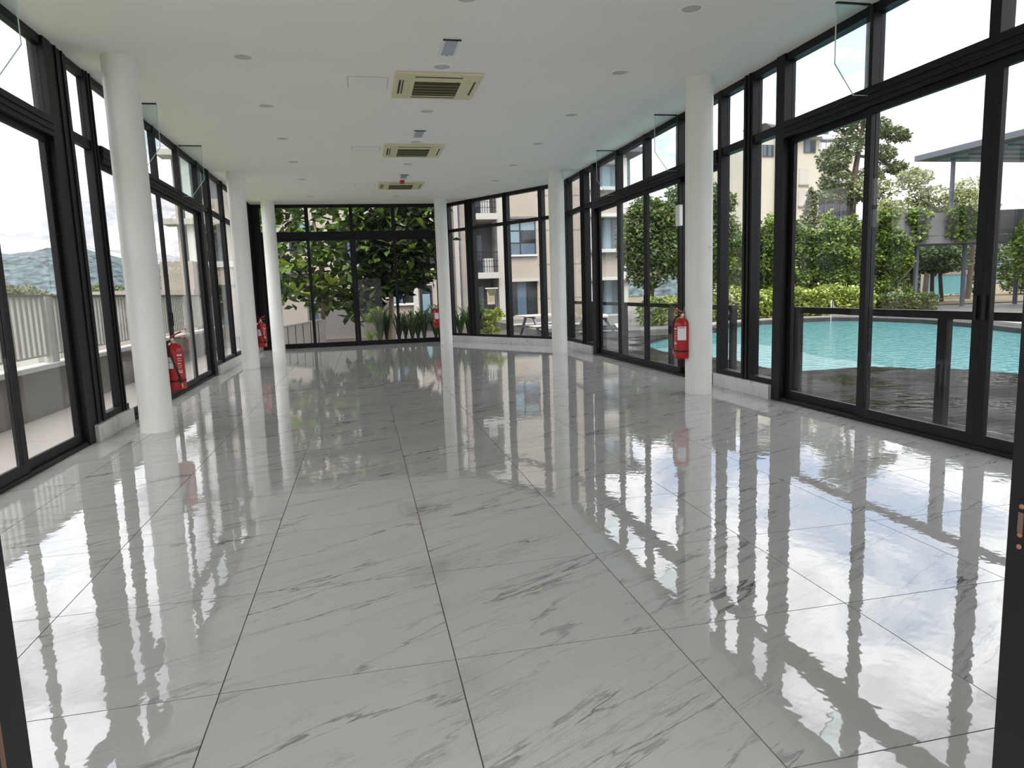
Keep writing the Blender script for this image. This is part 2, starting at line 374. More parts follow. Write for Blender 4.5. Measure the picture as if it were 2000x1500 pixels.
Z_TOP0 = 4.085 * U; Z_TR1 = 3.39 * U; Z_TRD = 3.20 * U; Z_TRW = 3.285 * U; Z_PL = 0.185 * U; Z_SILL = 0.255 * U
wcount = [0]; dcount = [0]
def mem(w, parent, name, t0, t1, z0, z1, n0=0.0, n1=0.12, m='black_aluminium'):
    if n1 >= 0.11: n1 = w.depth - (0.12 - n1)
    return obj(name, w.box(MB(), t0, t1, z0, z1, n0, n1), m, parent)
def pane(w, parent, t0, t1, z0, z1, n=None):
    n = w.glass if n is None else n
    return obj('pane', w.box(MB(), t0, t1, z0, z1, n, n + 0.008), 'glass_clear', parent)
def window(w, t0, t1, z0, z1, mull, sill=True, trans=None, top=True):
    """fixed glazing from t0 to t1: mull = [(a, b)] vertical members, trans = transom band"""
    wcount[0] += 1
    root = struct('window_%d' % wcount[0], loc=w.p((t0 + t1) / 2, 0.06, z0))
    ms = sorted(mull)
    for a, b in ms:
        o = mem(w, root, 'mullion', a, b, z0, z1)
        if b - a > 0.12:
            for f in (0.30, 0.72): obj('cover_strip', w.box(MB(), a + (b - a) * f - 0.012, a + (b - a) * f + 0.012, z0, z1, -0.012, 0.0), 'black_aluminium', o)
    gaps = []; cur = t0
    for a, b in ms:
        if a - cur > 0.02: gaps.append((cur, a))
        cur = max(cur, b)
    if t1 - cur > 0.02: gaps.append((cur, t1))
    bands = [(z0, z1)] if trans is None else [(z0, trans[0]), (trans[1], z1)]
    for a, b in gaps:
        if trans: mem(w, root, 'transom', a, b, trans[0], trans[1], 0.012, 0.11)
        if sill: mem(w, root, 'sill', a, b, z0, z0 + 0.06, 0.0, 0.12)
        if top: mem(w, root, 'head', a, b, z1 - 0.078, z1, 0.01, 0.12)
        for k, (c, d) in enumerate(bands):
            lo = c + (0.06 if (k == 0 and sill) else 0); hi = d - (0.078 if (k == len(bands) - 1 and top) else 0)
            pane(w, root, a, b, lo, hi)
    return root
def leaf(w, t0, t1, track, handle=None):
    """one sliding door leaf"""
    dcount[0] += 1
    k = w.depth / 0.12; n0 = 0.020 * k + track * 0.048 * k; n1 = n0 + 0.040 * k; st = 0.072; z1 = Z_TRD; z0 = 0.035
    root = struct('door_%d' % dcount[0], loc=w.p((t0 + t1) / 2, n0 + 0.02, 0))
    mem(w, root, 'stile', t0, t0 + st, z0, z1, n0, n1); mem(w, root, 'stile', t1 - st, t1, z0, z1, n0, n1)
    mem(w, root, 'bottom_rail', t0 + st, t1 - st, z0, z0 + 0.085, n0, n1); mem(w, root, 'top_rail', t0 + st, t1 - st, z1 - 0.06, z1, n0, n1)
    pane(w, root, t0 + st, t1 - st, z0 + 0.085, z1 - 0.06, n0 + 0.016 * k)
    if handle is not None: mem(w, root, 'handle', handle - 0.012, handle + 0.012, 0.98, 1.16, n0 - 0.018, n0, 'rubber')
    return root
trims = [0]
def trim(mb, m):
    trims[0] += 1; return struct('trim_%d' % trims[0], mb, m)
def door_bay(w, edges, meet):
    """sliding set: leaf edges, a floor track, transom and the fixed lights above"""
    t0, t1 = edges[0], edges[-1]
    trim(w.box(MB(), t0, t1, 0.0, 0.035, 0.0, 0.13), 'black_aluminium')
    for i in range(len(edges) - 1):
        a, b = edges[i], edges[i + 1]
        inner = (edges[i] == meet) or (edges[i + 1] == meet)
        ov = 0.036
        a2 = a + 0.001 if a in (t0, meet) else a - ov; b2 = b - 0.001 if b in (t1, meet) else b + ov
        leaf(w, a2, b2, 0 if inner else 1, handle=(meet + (0.036 if a == meet else -0.036)) if inner else None)
    window(w, t0, t1, Z_TRD, ZC, [(e - 0.045, e + 0.045) for e in edges[1:-1]], sill=False)
    tb = trim(w.box(MB(), t0, t1, Z_TRD, Z_TR1, -0.012, w.depth), 'black_aluminium')
    for f in (0.28, 0.62): obj('groove_strip', w.box(MB(), t0, t1, Z_TRD + (Z_TR1 - Z_TRD) * f, Z_TRD + (Z_TR1 - Z_TRD) * f + 0.022, -0.024, -0.012), 'black_aluminium', tb)

def su(*a): return [x * U for x in a]
# right wall
door_bay(WR, su(2.02, 3.43, 4.85, 6.27, 7.66), 4.85 * U)
trim(WR.box(MB(), 7.66 * U, 7.83 * U, 0, ZC, -0.01, 0.12), 'black_aluminium')
trim(WR.box(MB(), 7.83 * U, 9.26 * U, 0, Z_PL, -0.045, 0.13), 'marble_plinth')
window(WR, 7.83 * U, 9.26 * U, Z_PL, ZC, [(8.36 * U, 8.58 * U), (9.16 * U, 9.26 * U)], trans=(Z_TRW, Z_TR1))
door_bay(WR, su(9.26, 10.55, 11.90, 13.28, 14.60), 11.90 * U)
trim(WR.box(MB(), 14.60 * U, 14.80 * U, 0, ZC, -0.01, 0.12), 'black_aluminium')
trim(WR.box(MB(), 14.80 * U, CH1.y, 0, Z_PL, -0.045, 0.13), 'marble_plinth')
window(WR, 14.80 * U, CH1.y, Z_PL, ZC, [(15.30 * U, 15.62 * U), (16.62 * U, 16.74 * U), (CH1.y - 0.06, CH1.y)], trans=(Z_TRW, Z_TR1))
# left wall
door_bay(WL, su(2.75, 4.05, 5.35, 6.68, 8.03), 5.35 * U)
trim(WL.box(MB(), 8.03 * U, 8.20 * U, 0, ZC, -0.01, 0.12), 'black_aluminium')
trim(WL.box(MB(), 8.20 * U, 9.40 * U, 0, Z_PL, -0.045, 0.13), 'marble_plinth')
window(WL, 8.20 * U, 9.40 * U, Z_PL, ZC, [(8.22 * U, 8.60 * U), (9.10 * U, 9.32 * U)], trans=(Z_TRW, Z_TR1))
door_bay(WL, su(9.40, 10.58, 11.82, 13.22, 14.60), 11.82 * U)
trim(WL.box(MB(), 14.60 * U, 14.82 * U, 0, ZC, -0.01, 0.12), 'black_aluminium')
trim(WL.box(MB(), 14.82 * U, YF, 0, Z_PL, -0.045, 0.13), 'marble_plinth')
window(WL, 14.82 * U, YF, Z_PL, ZC, [(15.38 * U, 15.72 * U), (16.95 * U, 17.10 * U), (18.5 * U, 18.65 * U), (20.62 * U, YF)], trans=(Z_TRW, Z_TR1))
# far wall: a wide glazed door set between the two far columns
trim(WF.box(MB(), XL, XL + 0.20, 0, ZC, -0.02, 0.12), 'black_aluminium')
fe = [XL + 0.20, -1.26, -0.15, 0.92, 2.06]
door_bay(WF, fe, -0.15)
trim(WF.box(MB(), 2.06, 2.33, 0, ZC, -0.02, 0.12), 'black_aluminium')
# canted corner
trim(WC.box(MB(), 0, CHL, 0, Z_PL, -0.045, 0.13), 'marble_plinth')
def ct(x): return (x * U - CH0.x) / WC.d.x
window(WC, 0, CHL, Z_PL, ZC, [(0, 0.05), (ct(3.10), ct(3.28)), (ct(3.95), ct(4.03)), (ct(4.66), ct(4.73)), (CHL - 0.05, CHL)], trans=(Z_TR1 - 0.075, Z_TR1))

# glass fins stiffening the upper lights
def fin(w, t, label):
    o = [(0.0, 4.150), (-0.385, 4.150), (-0.385, 3.60), (-0.165, 3.31), (0.0, 3.31)]
    root = thing('glass_fin', w.p(t, -0.19 * U, 3.31 * U), label, 'glass panel', 'clear glass fins under the ceiling')
    pts = [w.p(t - 0.006, n * U - 0.012, z * U) for n, z in o]
    obj('glass_sheet', MB().slab(pts, w.d * 0.012), 'glass_fin', root)
    edge = MB()
    for k in range(1, 4):
        a, b = pts[k], pts[(k + 1) % 5]
        d = (b - a).normalized(); q = d.cross(w.d).normalized() * 0.002
        edge.hexa([a - q, a + q, a + q + w.d * 0.012, a - q + w.d * 0.012, b - q, b + q, b + q + w.d * 0.012, b - q + w.d * 0.012])
    obj('polished_edge', edge, 'glass_edge', root)
    obj('ceiling_channel', MB().hexa([w.p(t - 0.012, -0.02, ZC - 0.012), w.p(t + 0.012, -0.02, ZC - 0.012), w.p(t + 0.012, -0.35, ZC - 0.012), w.p(t - 0.012, -0.35, ZC - 0.012),
        w.p(t - 0.012, -0.02, ZC), w.p(t + 0.012, -0.02, ZC), w.p(t + 0.012, -0.35, ZC), w.p(t - 0.012, -0.35, ZC)]), 'black_aluminium', root)
    return root
fin(WR, 6.25 * U, 'clear glass fin on the poolside glazing before the marble kerb')
fin(WR, 10.52 * U, 'clear glass fin on the poolside glazing over the small white reader')
fin(WR, 13.28 * U, 'clear glass fin on the poolside glazing next to the canted corner')
fin(WL, 6.55 * U, 'clear glass fin on the balcony side over the doors before the first column')
fin(WL, 10.5 * U, 'clear glass fin on the balcony side just past the first column')
fin(WL, 13.2 * U, 'clear glass fin on the balcony side before the second column')

# near wall and the doorway
nw = MB(); nw.box(XL, -0.50, YN - 0.14, YN, 0, ZC); nw.box(1.11, XR, YN - 0.14, YN, 0, ZC); nw.box(-0.50, 1.11, YN - 0.14, YN, 2.2, ZC)
struct('wall_near', nw, 'near_wall')
struct('entrance_paving', MB().prism([(-3.86, -40), (15.0, -40), (15.0, -1.6), (-3.86, -1.6)], -0.3, -0.02), 'paving_light')
dcount[0] += 1
df = struct('door_%d' % dcount[0], loc=(0.3, YN - 0.07, 0))
obj('jamb', MB().box(-0.50, -0.440, YN - 0.06, YN + 0.004, 0, 2.2), 'black_aluminium', df, bevel=0.002)
obj('jamb', MB().box(1.030, 1.11, YN - 0.075, YN + 0.004, 0, 2.2), 'black_aluminium', df, bevel=0.002)
obj('weather_strip', MB().box(-0.50, -0.436, YN - 0.085, YN - 0.06, 0, 2.2), 'brown_seal', df)
obj('stop', MB().box(-0.50, -0.428, YN - 0.15, YN - 0.085, 0, 2.2), 'black_aluminium', df)
obj('stop', MB().box(1.042, 1.11, YN - 0.15, YN - 0.075, 0, 2.2), 'black_aluminium', df)
obj('header', MB().box(-0.50, 1.11, YN - 0.15, YN + 0.004, 2.14, 2.2), 'black_aluminium', df)
sp = obj('strike_plate', MB().box(1.0292, 1.0305, YN - 0.030, YN - 0.008, 0.872, 0.945), 'black_aluminium', df)
obj('keyhole', MB().box(1.0280, 1.0293, YN - 0.024, YN - 0.015, 0.890, 0.924), 'brown_seal', sp)
for z in (0.934, 0.886, 0.866):
    k_ = MB(); k_.lathe([(0.0, 0), (0.0045, 0), (0.0035, 0.002), (0.0, 0.0025)], 10)
    k_.v = [(1.0292 - v[2], YN - 0.0195 + v[0], z + v[1]) for v in k_.v]; obj('screw', k_, 'rusty_copper', sp)

# ------------------------------------------------------------------ columns
CP = [(-2.14, 7.57), (-2.155, 13.87), (-2.10, 17.90), (2.075, 17.72), (3.93, 13.60), (3.935, 7.60)]
CLAB = ['round white column by the balcony glazing, first beside the slatted railing', 'round white column by the balcony glazing, second in from the doorway',
        'round white column in the far corner before the fig trees', 'round white column at the far end beside the strap-leaf plants',
        'round white column at the canted corner in front of the picnic benches', 'round white column beside the swimming pool, with a small metal hook']
COLS = []
for (x, y), lb in zip(CP, CLAB):
    o = tag(obj('column', MB().lathe([(0.158, 0.0), (0.158, ZC)], 64, (x, y, 0)), 'column_paint', smooth=True, origin=(x, y, 0)), lb, 'column', 'white columns')
    COLS.append(o)
hk = MB(); hk.tube([(3.98, 7.452, 1.745), (3.98, 7.435, 1.738), (4.01, 7.433, 1.733), (4.035, 7.452, 1.737), (4.036, 7.47, 1.748)], 0.004, 6)
tag(obj('wall_hook', hk, 'steel'), 'small bent metal hook fixed to the column by the pool', 'hook')

# ------------------------------------------------------------------ fire extinguishers
def extinguisher(x, y, face, wall_dir, z0, label, hose_side, front_hose=True):
    """face: direction the label looks to; wall_dir: towards the column"""
    r = 0.094; h = 0.48
    t = thing('fire_extinguisher', (0, 0, 0), label, 'extinguisher', 'red fire extinguishers on the columns')
    obj('cylinder', MB().lathe([(0.0, 0.004), (r * 0.86, 0.0), (r * 0.96, 0.012), (r, 0.03), (r, h - 0.085), (r * 0.97, h - 0.055), (r * 0.82, h - 0.022), (r * 0.5, h - 0.003), (0.026, h + 0.004), (0.0, h + 0.004)], 40), 'red_enamel', t, smooth=True)
    obj('base_band', MB().lathe([(r + 0.0015, 0.082), (r + 0.002, 0.092), (r + 0.0015, 0.102)], 40), 'rubber', t, smooth=True)
    v = obj('valve', MB().lathe([(0.0, h), (0.026, h), (0.026, h + 0.022), (0.017, h + 0.028), (0.017, h + 0.055), (0.0, h + 0.06)], 20), 'brass', t, smooth=True)
    g = MB(); g.v = []; g.lathe([(0, 0), (0.016, 0.0), (0.016, 0.012), (0, 0.013)], 16); g.v = [(q[0], -0.017 - q[2], h + 0.040 + q[1]) for q in g.v]
    obj('gauge', g, 'label_white', v)
    hs = hose_side
    def bar(p, q, w, th):                      # flat pressed-steel strip
        p, q = Vector(p), Vector(q); d = (q - p).normalized(); sd = Vector((0, 1, 0)) * w; up = d.cross(Vector((0, 1, 0))).normalized() * th
        return MB().hexa([p - sd - up, p + sd - up, p + sd + up, p - sd + up, q - sd - up, q + sd - up, q + sd + up, q - sd + up])
    obj('carry_handle', bar((-0.022 * hs, 0, h + 0.045), (0.085 * hs, 0, h + 0.060), 0.013, 0.007), 'dark_red', t, bevel=0.002)
    obj('squeeze_lever', bar((-0.022 * hs, 0, h + 0.066), (0.088 * hs, 0, h + 0.120), 0.012, 0.008), 'red_enamel', t, bevel=0.002)
    if front_hose: hp_ = [(-0.02 * hs, -0.02, h + 0.03), (-0.045 * hs, -0.06, h + 0.025), (-0.045 * hs, -0.092, h - 0.03), (-0.02 * hs, -0.106, h - 0.12), (0.012 * hs, -0.108, h - 0.24), (0.045 * hs, -0.098, 0.14), (0.058 * hs, -0.090, 0.07)]
    else: hp_ = [(0.02 * hs, 0.02, h + 0.03), (0.05 * hs, 0.05, h + 0.02), (0.07 * hs, 0.085, h - 0.06), (0.065 * hs, 0.095, h - 0.24), (0.06 * hs, 0.095, 0.10)]
    obj('hose', MB().tube(hp_, 0.0095, 8), 'rubber', t, smooth=True)
    e_ = Vector(hp_[-1]); obj('nozzle', MB().tube([e_, e_ + Vector((0.004 * hs, 0.002, -0.05))], [0.012, 0.010], 8), 'brass', t, smooth=True)
    def wrap(name, a0, a1, zz0, zz1, m, par, rr=r + 0.0012, k=10):
        mb = MB(); vs = []
        for i in range(k + 1):
            a = math.radians(a0 + (a1 - a0) * i / k); vs += [(rr * math.sin(a), -rr * math.cos(a), zz0), (rr * math.sin(a), -rr * math.cos(a), zz1)]
        mb.add(vs, [(2 * i, 2 * i + 2, 2 * i + 3, 2 * i + 1) for i in range(k)])
        return obj(name, mb, m, par, smooth=True)
    if front_hose: la, pr = (-44, -4), 22
    else: la, pr = (-6, 58), 66
    lb = wrap('paper_label', la[0] * hs, la[1] * hs, 0.225, 0.345 if front_hose else 0.385, 'label_white', t)
    wrap('label_print', (la[0] + 8) * hs, (la[1] - 8) * hs, 0.285 if front_hose else 0.368, 0.297 if front_hose else 0.376, 'lamp_grey' if front_hose else 'rusty_copper', lb, r + 0.0018)
    # printed instruction panel: short rows of white print on the red body
    for k, (z, w, hh) in enumerate(((0.350, 34, 0.020), (0.322, 26, 0.006), (0.300, 30, 0.006), (0.268, 22, 0.012), (0.246, 30, 0.005), (0.226, 24, 0.005), (0.196, 28, 0.010), (0.172, 30, 0.018), (0.146, 22, 0.005))):
        for q in range(4):
            s0 = pr + q * w / 4.0
            wrap('print_row', s0 * hs, (s0 + w / 4.0 * 0.62) * hs, z, z + hh, 'label_white', t, r + 0.0011, 2)
    br = MB(); br.box(-0.022, 0.022, r - 0.004, r + 0.045, 0.10, 0.50)
    obj('wall_bracket', br, 'steel', t)
    hk = MB(); hk.tube([(-0.07 * hs, r + 0.02, 0.42), (-0.075 * hs, r + 0.0, 0.56), (-0.075 * hs, r - 0.01, 0.60)], 0.005, 6); obj('safety_pin', hk, 'brass', t)
    t.location = (x, y, z0)
    t.rotation_euler = (0, 0, math.atan2(face[0], -face[1]))
    return t
extinguisher(-1.955, 7.735, (0.15, -1), None, 0.40, 'red fire extinguisher with black hose on the first balcony-side column', 1)
extinguisher(-1.945, 14.06, (0.15, -1), None, 0.38, 'red fire extinguisher with black hose on the second balcony-side column', 1)
extinguisher(1.865, 17.80, (0.36, -1), None, 0.42, 'red fire extinguisher on the far column in front of the strap-leaf plants', -1, False)
extinguisher(3.735, 7.635, (0.0, -1), None, 0.43, 'red fire extinguisher with white label on the poolside column', -1, False)

# ------------------------------------------------------------------ ceiling fittings
DL = [(-1.13, 8.47), (-1.14, 10.49), (-1.15, 12.55), (-1.16, 14.64), (-1.17, 16.77), (-1.18, 19.5), (1.10, 8.57), (1.11, 10.6), (1.11, 12.69), (1.10, 14.8), (1.10, 19.6),
      (3.34, 8.56), (3.35, 10.64), (3.36, 12.73), (3.36, 14.87), (3.36, 16.95), (1.11, 6.62), (3.32, 6.58)]
proto = None
for x, y in DL:
    row = 'balcony-side' if x < 0 else ('middle' if x < 2 else 'poolside')
    same = sorted(q for p, q in DL if abs(p - x) < 0.3)
    lab = 'unlit round downlight, %s from the doorway in the %s ceiling row' % (('first', 'second', 'third', 'fourth', 'fifth', 'sixth', 'seventh')[same.index(y)], row)
    if proto is None:
        proto = thing('downlight', (0, 0, 0), lab, 'ceiling light', 'recessed downlights')
        obj('trim_ring', MB().lathe([(0.083, 0.0), (0.083, -0.004), (0.088, -0.009), (0.100, -0.007), (0.105, 0.0)], 40), 'hatch_paint', proto, smooth=True)
        obj('diffuser', MB().lathe([(0.0, -0.003), (0.083, -0.003), (0.083, 0.0)], 40), 'diffuser_grey', proto, smooth=True)
        o = proto
    else: o = copy_tree(proto); o['label'] = lab
    o.location = (x * U, y * U, ZC)

def cassette(cy, label):
    cx = 1.105 * U; s = 0.545 * U
    t = thing('cassette_air_conditioner', (cx, cy, ZC), label, 'air conditioner', 'ceiling cassette air conditioners')
    P = lambda x0, x1, y0, y1, z0, z1: MB().box(cx + x0, cx + x1, cy + y0, cy + y1, ZC + z0, ZC + z1)
    obj('panel', P(-s, s, -s, s, -0.028, 0.0), 'cream_plastic', t, bevel=0.008)
    obj('intake_frame', P(-0.295, 0.295, -0.275, 0.315, -0.036, -0.026), 'cream_plastic', t, bevel=0.004)
    gr = obj('intake_grille', P(-0.255, 0.255, -0.235, 0.295, -0.038, -0.035), 'grille_dark', t)
    for k in range(18): obj('louvre', P(-0.25, 0.25, -0.228 + k * 0.0288, -0.219 + k * 0.0288, -0.043, -0.038), 'grille_dark', gr)
    for k in range(4): obj('rib', P(-0.253, 0.253, -0.13 + k * 0.11, -0.127 + k * 0.11, -0.045, -0.043), 'cream_plastic', gr)
    for nm, a in (('front', (-0.26, 0.26, -0.385, -0.362)), ('back', (-0.26, 0.26, 0.375, 0.398)), ('west', (-0.425, -0.402, -0.25, 0.26)), ('west', (-0.385, -0.372, -0.25, 0.26)), ('east', (0.402, 0.42, -0.25, 0.26))):
        obj('air_slot', P(*a, -0.031, -0.027), 'slot_dark', t)
    for x in (-0.36, 0.34): obj('flap', P(x, x + 0.018, -0.25, 0.26, -0.034, -0.027), 'cream_plastic', t)
    obj('latch', P(0.21, 0.225, -0.262, -0.25, -0.040, -0.035), 'grille_dark', t)
for cy, lb in ((9.32, 'yellowed cassette air conditioner in the ceiling, nearest the entrance doorway'), (13.42, 'yellowed cassette air conditioner in the ceiling between the two others'), (17.64, 'yellowed cassette air conditioner in the ceiling next to the red alarm sounder')):
    cassette(cy * U, lb)
for cy, lb in ((9.30, 'flush white access hatch beside the air conditioner nearest the doorway'), (13.40, 'flush white access hatch beside the middle air conditioner'), (17.6, 'flush white access hatch beside the air conditioner by the alarm')):
    cx, s = 0.24 * U, 0.25 * U; cy *= U
    t = thing('access_hatch', (cx, cy, ZC), lb, 'hatch', 'ceiling access hatches')
    obj('shadow_gap', MB().box(cx - s, cx + s, cy - s, cy + s, ZC - 0.0015, ZC), 'hatch_gap', t)
    obj('hatch_door', MB().box(cx - s + 0.006, cx + s - 0.006, cy - s + 0.006, cy + s - 0.006, ZC - 0.003, ZC - 0.0014), 'hatch_paint', t)
for cy, lb in ((7.88, 'grey rectangular emergency light in the ceiling nearest the doorway'), (12.02, 'grey rectangular emergency light in the ceiling before the middle air conditioner'), (16.28, 'grey rectangular emergency light in the ceiling next to the red alarm sounder')):
    cx, sx, sy = 1.105 * U, 0.098 * U, 0.255 * U; cy *= U
    t = thing('emergency_light', (cx, cy, ZC), lb, 'emergency light', 'ceiling emergency lights')
    obj('frame', MB().box(cx - sx, cx + sx, cy - sy, cy + sy, ZC - 0.014, ZC), 'lamp_frame', t, bevel=0.003)
    obj('lens', MB().box(cx - sx * 0.68, cx + sx * 0.68, cy - sy * 0.80, cy + sy * 0.92, ZC - 0.022, ZC - 0.013), 'lamp_grey', t, bevel=0.003)
    obj('end_cap', MB().box(cx - sx, cx + sx, cy - sy, cy - sy * 0.86, ZC - 0.020, ZC - 0.013), 'slot_dark', t)
    obj('test_button', MB().lathe([(0, 0), (0.010, 0), (0.010, -0.016), (0, -0.018)], 12, (cx, cy + sy * 1.02, ZC)), 'slot_dark', t)
t = thing('alarm_sounder', (1.09 * U, 16.75 * U, ZC), 'small red alarm sounder hanging from a white base on the ceiling', 'alarm')
obj('mounting_base', MB().lathe([(0.0, 0.0), (0.055, 0.0), (0.055, -0.02), (0.0, -0.02)], 28, (1.09 * U, 16.75 * U, ZC)), 'hatch_paint', t, smooth=True)
obj('dome', MB().lathe([(0.0, -0.02), (0.048, -0.02), (0.050, -0.06), (0.036, -0.085), (0.0, -0.09)], 28, (1.09 * U, 16.75 * U, ZC)), 'red_enamel', t, smooth=True)
t = thing('access_reader', (XR, 9.155, 2.13), 'slim white reader fixed to a black mullion behind the poolside column', 'card reader')
obj('housing', MB().box(XR - 0.03, XR + 0.02, 9.09, 9.22, 2.13, 2.42), 'label_white', t, bevel=0.006)
obj('top_bracket', MB().box(XR - 0.012, XR + 0.02, 9.07, 9.25, 2.42, 2.44), 'black_aluminium', t)

# ------------------------------------------------------------------ balcony side (left)
struct('terrace_floor', MB().prism([(-3.86, -1.6), (XL, -1.6), (XL, YF), (-3.86, YF + 2)], -0.16, -0.015), 'terrace_tile')
XP = -3.85
t = thing('parapet', (XP - 0.07, 10, 0), 'low grey parapet wall with a white cap along the balcony', 'parapet')
obj('wall', MB().box(XP - 0.14, XP, -1.6, 20.5, -0.4, 0.54), 'parapet_grey', t)
obj('cap', MB().box(XP - 0.17, XP + 0.03, -1.6, 20.5, 0.54, 0.60), 'cap_white', t, bevel=0.006)
t = thing('slatted_railing', (XP - 0.07, 10, 0.60), 'pale vertical-slat railing on top of the balcony parapet', 'railing')
obj('top_rail', MB().box(XP - 0.09, XP - 0.04, 0, 20.4, 1.425, 1.455), 'parapet_grey', t)
obj('bottom_rail', MB().box(XP - 0.085, XP - 0.045, 0, 20.4, 0.69, 0.715), 'slat_paint', t)
sl = None
y = 5.2
while y < 20.3:
    near_post = min(abs(y - (9.78 + 2.31 * k)) for k in range(-2, 6)) < 0.13
    if not near_post:
        if sl is None: sl = obj('slat', MB().box(XP - 0.080, XP - 0.050, y - 0.036, y + 0.036, 0.69, 1.43), 'slat_paint', t, origin=(XP - 0.065, y, 1.06))
        else:
            o = bpy.data.objects.new('slat', sl.data); COL.objects.link(o); o.parent = t; o.location = Vector((XP - 0.065, y, 1.06)) - t.location
    y += 0.139
for k in range(-2, 5): obj('post', MB().box(XP - 0.115, XP - 0.015, 9.78 + 2.31 * k - 0.10, 9.78 + 2.31 * k + 0.10, 0.60, 1.43), 'slat_paint', t)

# ------------------------------------------------------------------ pool side (right)
DE = [(-1.6, 8.5), (7.0, 8.5), (7.5, 8.52), (8.05, 8.40), (8.3, 8.18), (8.42, 7.86), (8.75, 7.74), (9.02, 7.45), (9.05, 6.95), (9.00, 6.10), (9.85, 6.12), (10.66, 6.25), (11.7, 6.15), (13.0, 5.9), (15.0, 6.3), (16.5, 7.6), (18.0, 9.8), (19.4, 10.9)]
def edge_x(y):
    for (a, xa), (b, xb) in zip(DE, DE[1:]):
        if a <= y <= b: return xa + (xb - xa) * (y - a) / (b - a)
    return DE[-1][1]
deck = struct('pool_deck', MB().prism([(XR + 0.10, -1.6)] + [(x - 0.02, y) for y, x in DE] + [(XR + 0.10, 19.4)], -0.30, -0.045), 'coping_dark')
y = 0.0
while y < 17.2:
    w = 0.138; x1 = edge_x(y + w / 2)
    obj('plank', MB().box(XR + 0.135, x1, y, y + w, -0.045, -0.02), 'wet_timber', deck, origin=((XR + x1) / 2, y + w / 2, -0.03))
    y += w + 0.007
t = thing('swimming_pool', (11, 12, -0.09), 'outdoor swimming pool with rippling turquoise water beyond the deck', 'pool')
FARP = [(10.06, 18.2), (11.2, 19.6), (12.7, 20.35), (14.4, 20.65), (15.6, 20.5), (16.25, 19.6), (16.42, 17.6), (15.85, 15.2), (15.05, 13.3), (14.6, 10), (14.4, 4), (14.2, -1.6)]
near = [(x, y) for y, x in DE if y <= 16.6]
obj('water', MB().prism(near + FARP, -0.60, -0.09), 'pool_water', t)
obj('shallow_step', MB().prism([(6.15, 11.7), (6.25, 10.66), (6.12, 9.85), (6.10, 9.02), (6.95, 9.07), (7.45, 9.04), (7.74, 8.77), (7.9, 8.55), (8.2, 9.8), (8.1, 10.9), (8.6, 12.7), (8.7, 13.9), (8.1, 14.6), (6.3, 14.2), (5.95, 13.0)], -0.30, -0.084), 'shallow_water', t)
def ring(poly, w):                           # outward offset of an open polyline
    out = []
    for i, p in enumerate(poly):
        a = poly[max(i - 1, 0)]; b = poly[min(i + 1, len(poly) - 1)]
        d = Vector((b[0] - a[0], b[1] - a[1])).normalized(); out.append((p[0] - d.y * w, p[1] + d.x * w))
    return out
o1 = ring(FARP, 0.35); o2 = ring(FARP, 0.9)
mb = MB(); mb2 = MB()
for i in range(len(FARP) - 1):
    mb.prism([FARP[i], FARP[i + 1], o1[i + 1], o1[i]][::-1], -0.3, 0.03)
    mb2.prism([o1[i], o1[i + 1], o2[i + 1], o2[i]][::-1], -0.3, 0.06 if i < 4 else 0.10)
obj('edge_kerb', mb, 'coping_dark', t); obj('coping', mb2, 'coping_pale', t)
hr = MB(); hr.tube([(15.30, 20.25, -0.2), (15.30, 20.25, 0.30), (15.45, 20.45, 0.62), (15.75, 20.75, 0.55), (15.85, 20.85, 0.0)], 0.012, 8)
tag(obj('pool_ladder_rail', hr, 'lamp_grey', smooth=True), 'curved grey ladder rail at the far pool edge', 'ladder')

def balustrade(posts, y0, y1, label):
    x = 4.90
    t = thing('glass_balustrade', (x, (y0 + y1) / 2, -0.02), label, 'balustrade', 'black framed glass balustrades')
    for p in posts: obj('post', MB().box(x - 0.03, x + 0.03, p - 0.05, p + 0.05, -0.02, 0.945), 'black_aluminium', t)
    obj('top_rail', MB().box(x - 0.035, x + 0.035, y0, y1, 0.945, 1.012), 'black_aluminium', t)
    ps = sorted(posts)
    for a, b in zip(ps, ps[1:]): obj('glass_panel', MB().box(x - 0.005, x + 0.005, a + 0.06, b - 0.06, 0.05, 0.945), 'glass_clear', t)
    return t
balustrade([0.9, 2.95, 5.0, 7.05], 0.85, 7.12, 'black glass balustrade along the deck, ending at the gap beside the poolside column')
balustrade([8.48, 10.4, 12.4, 14.4, 16.4], 8.43, 16.5, 'black glass balustrade along the deck beyond the gap, by the canted corner')

# ground beyond
struct('garden_ground', MB().prism([(5.5, 19.4), (10.0, 18.9), (12.0, 21.2), (16.5, 21.3), (17.4, 17.6), (16.6, 13.0), (15.3, 9.0), (15.1, -30), (80, -30), (80, 75), (5.5, 75)], -0.6, 0.015), 'paving_grey')
struct('park_lawn', MB().prism([(17.5, 26.8), (40, 24.0), (75, 40), (75, 74), (20, 74)], -0.05, 0.06), 'lawn')

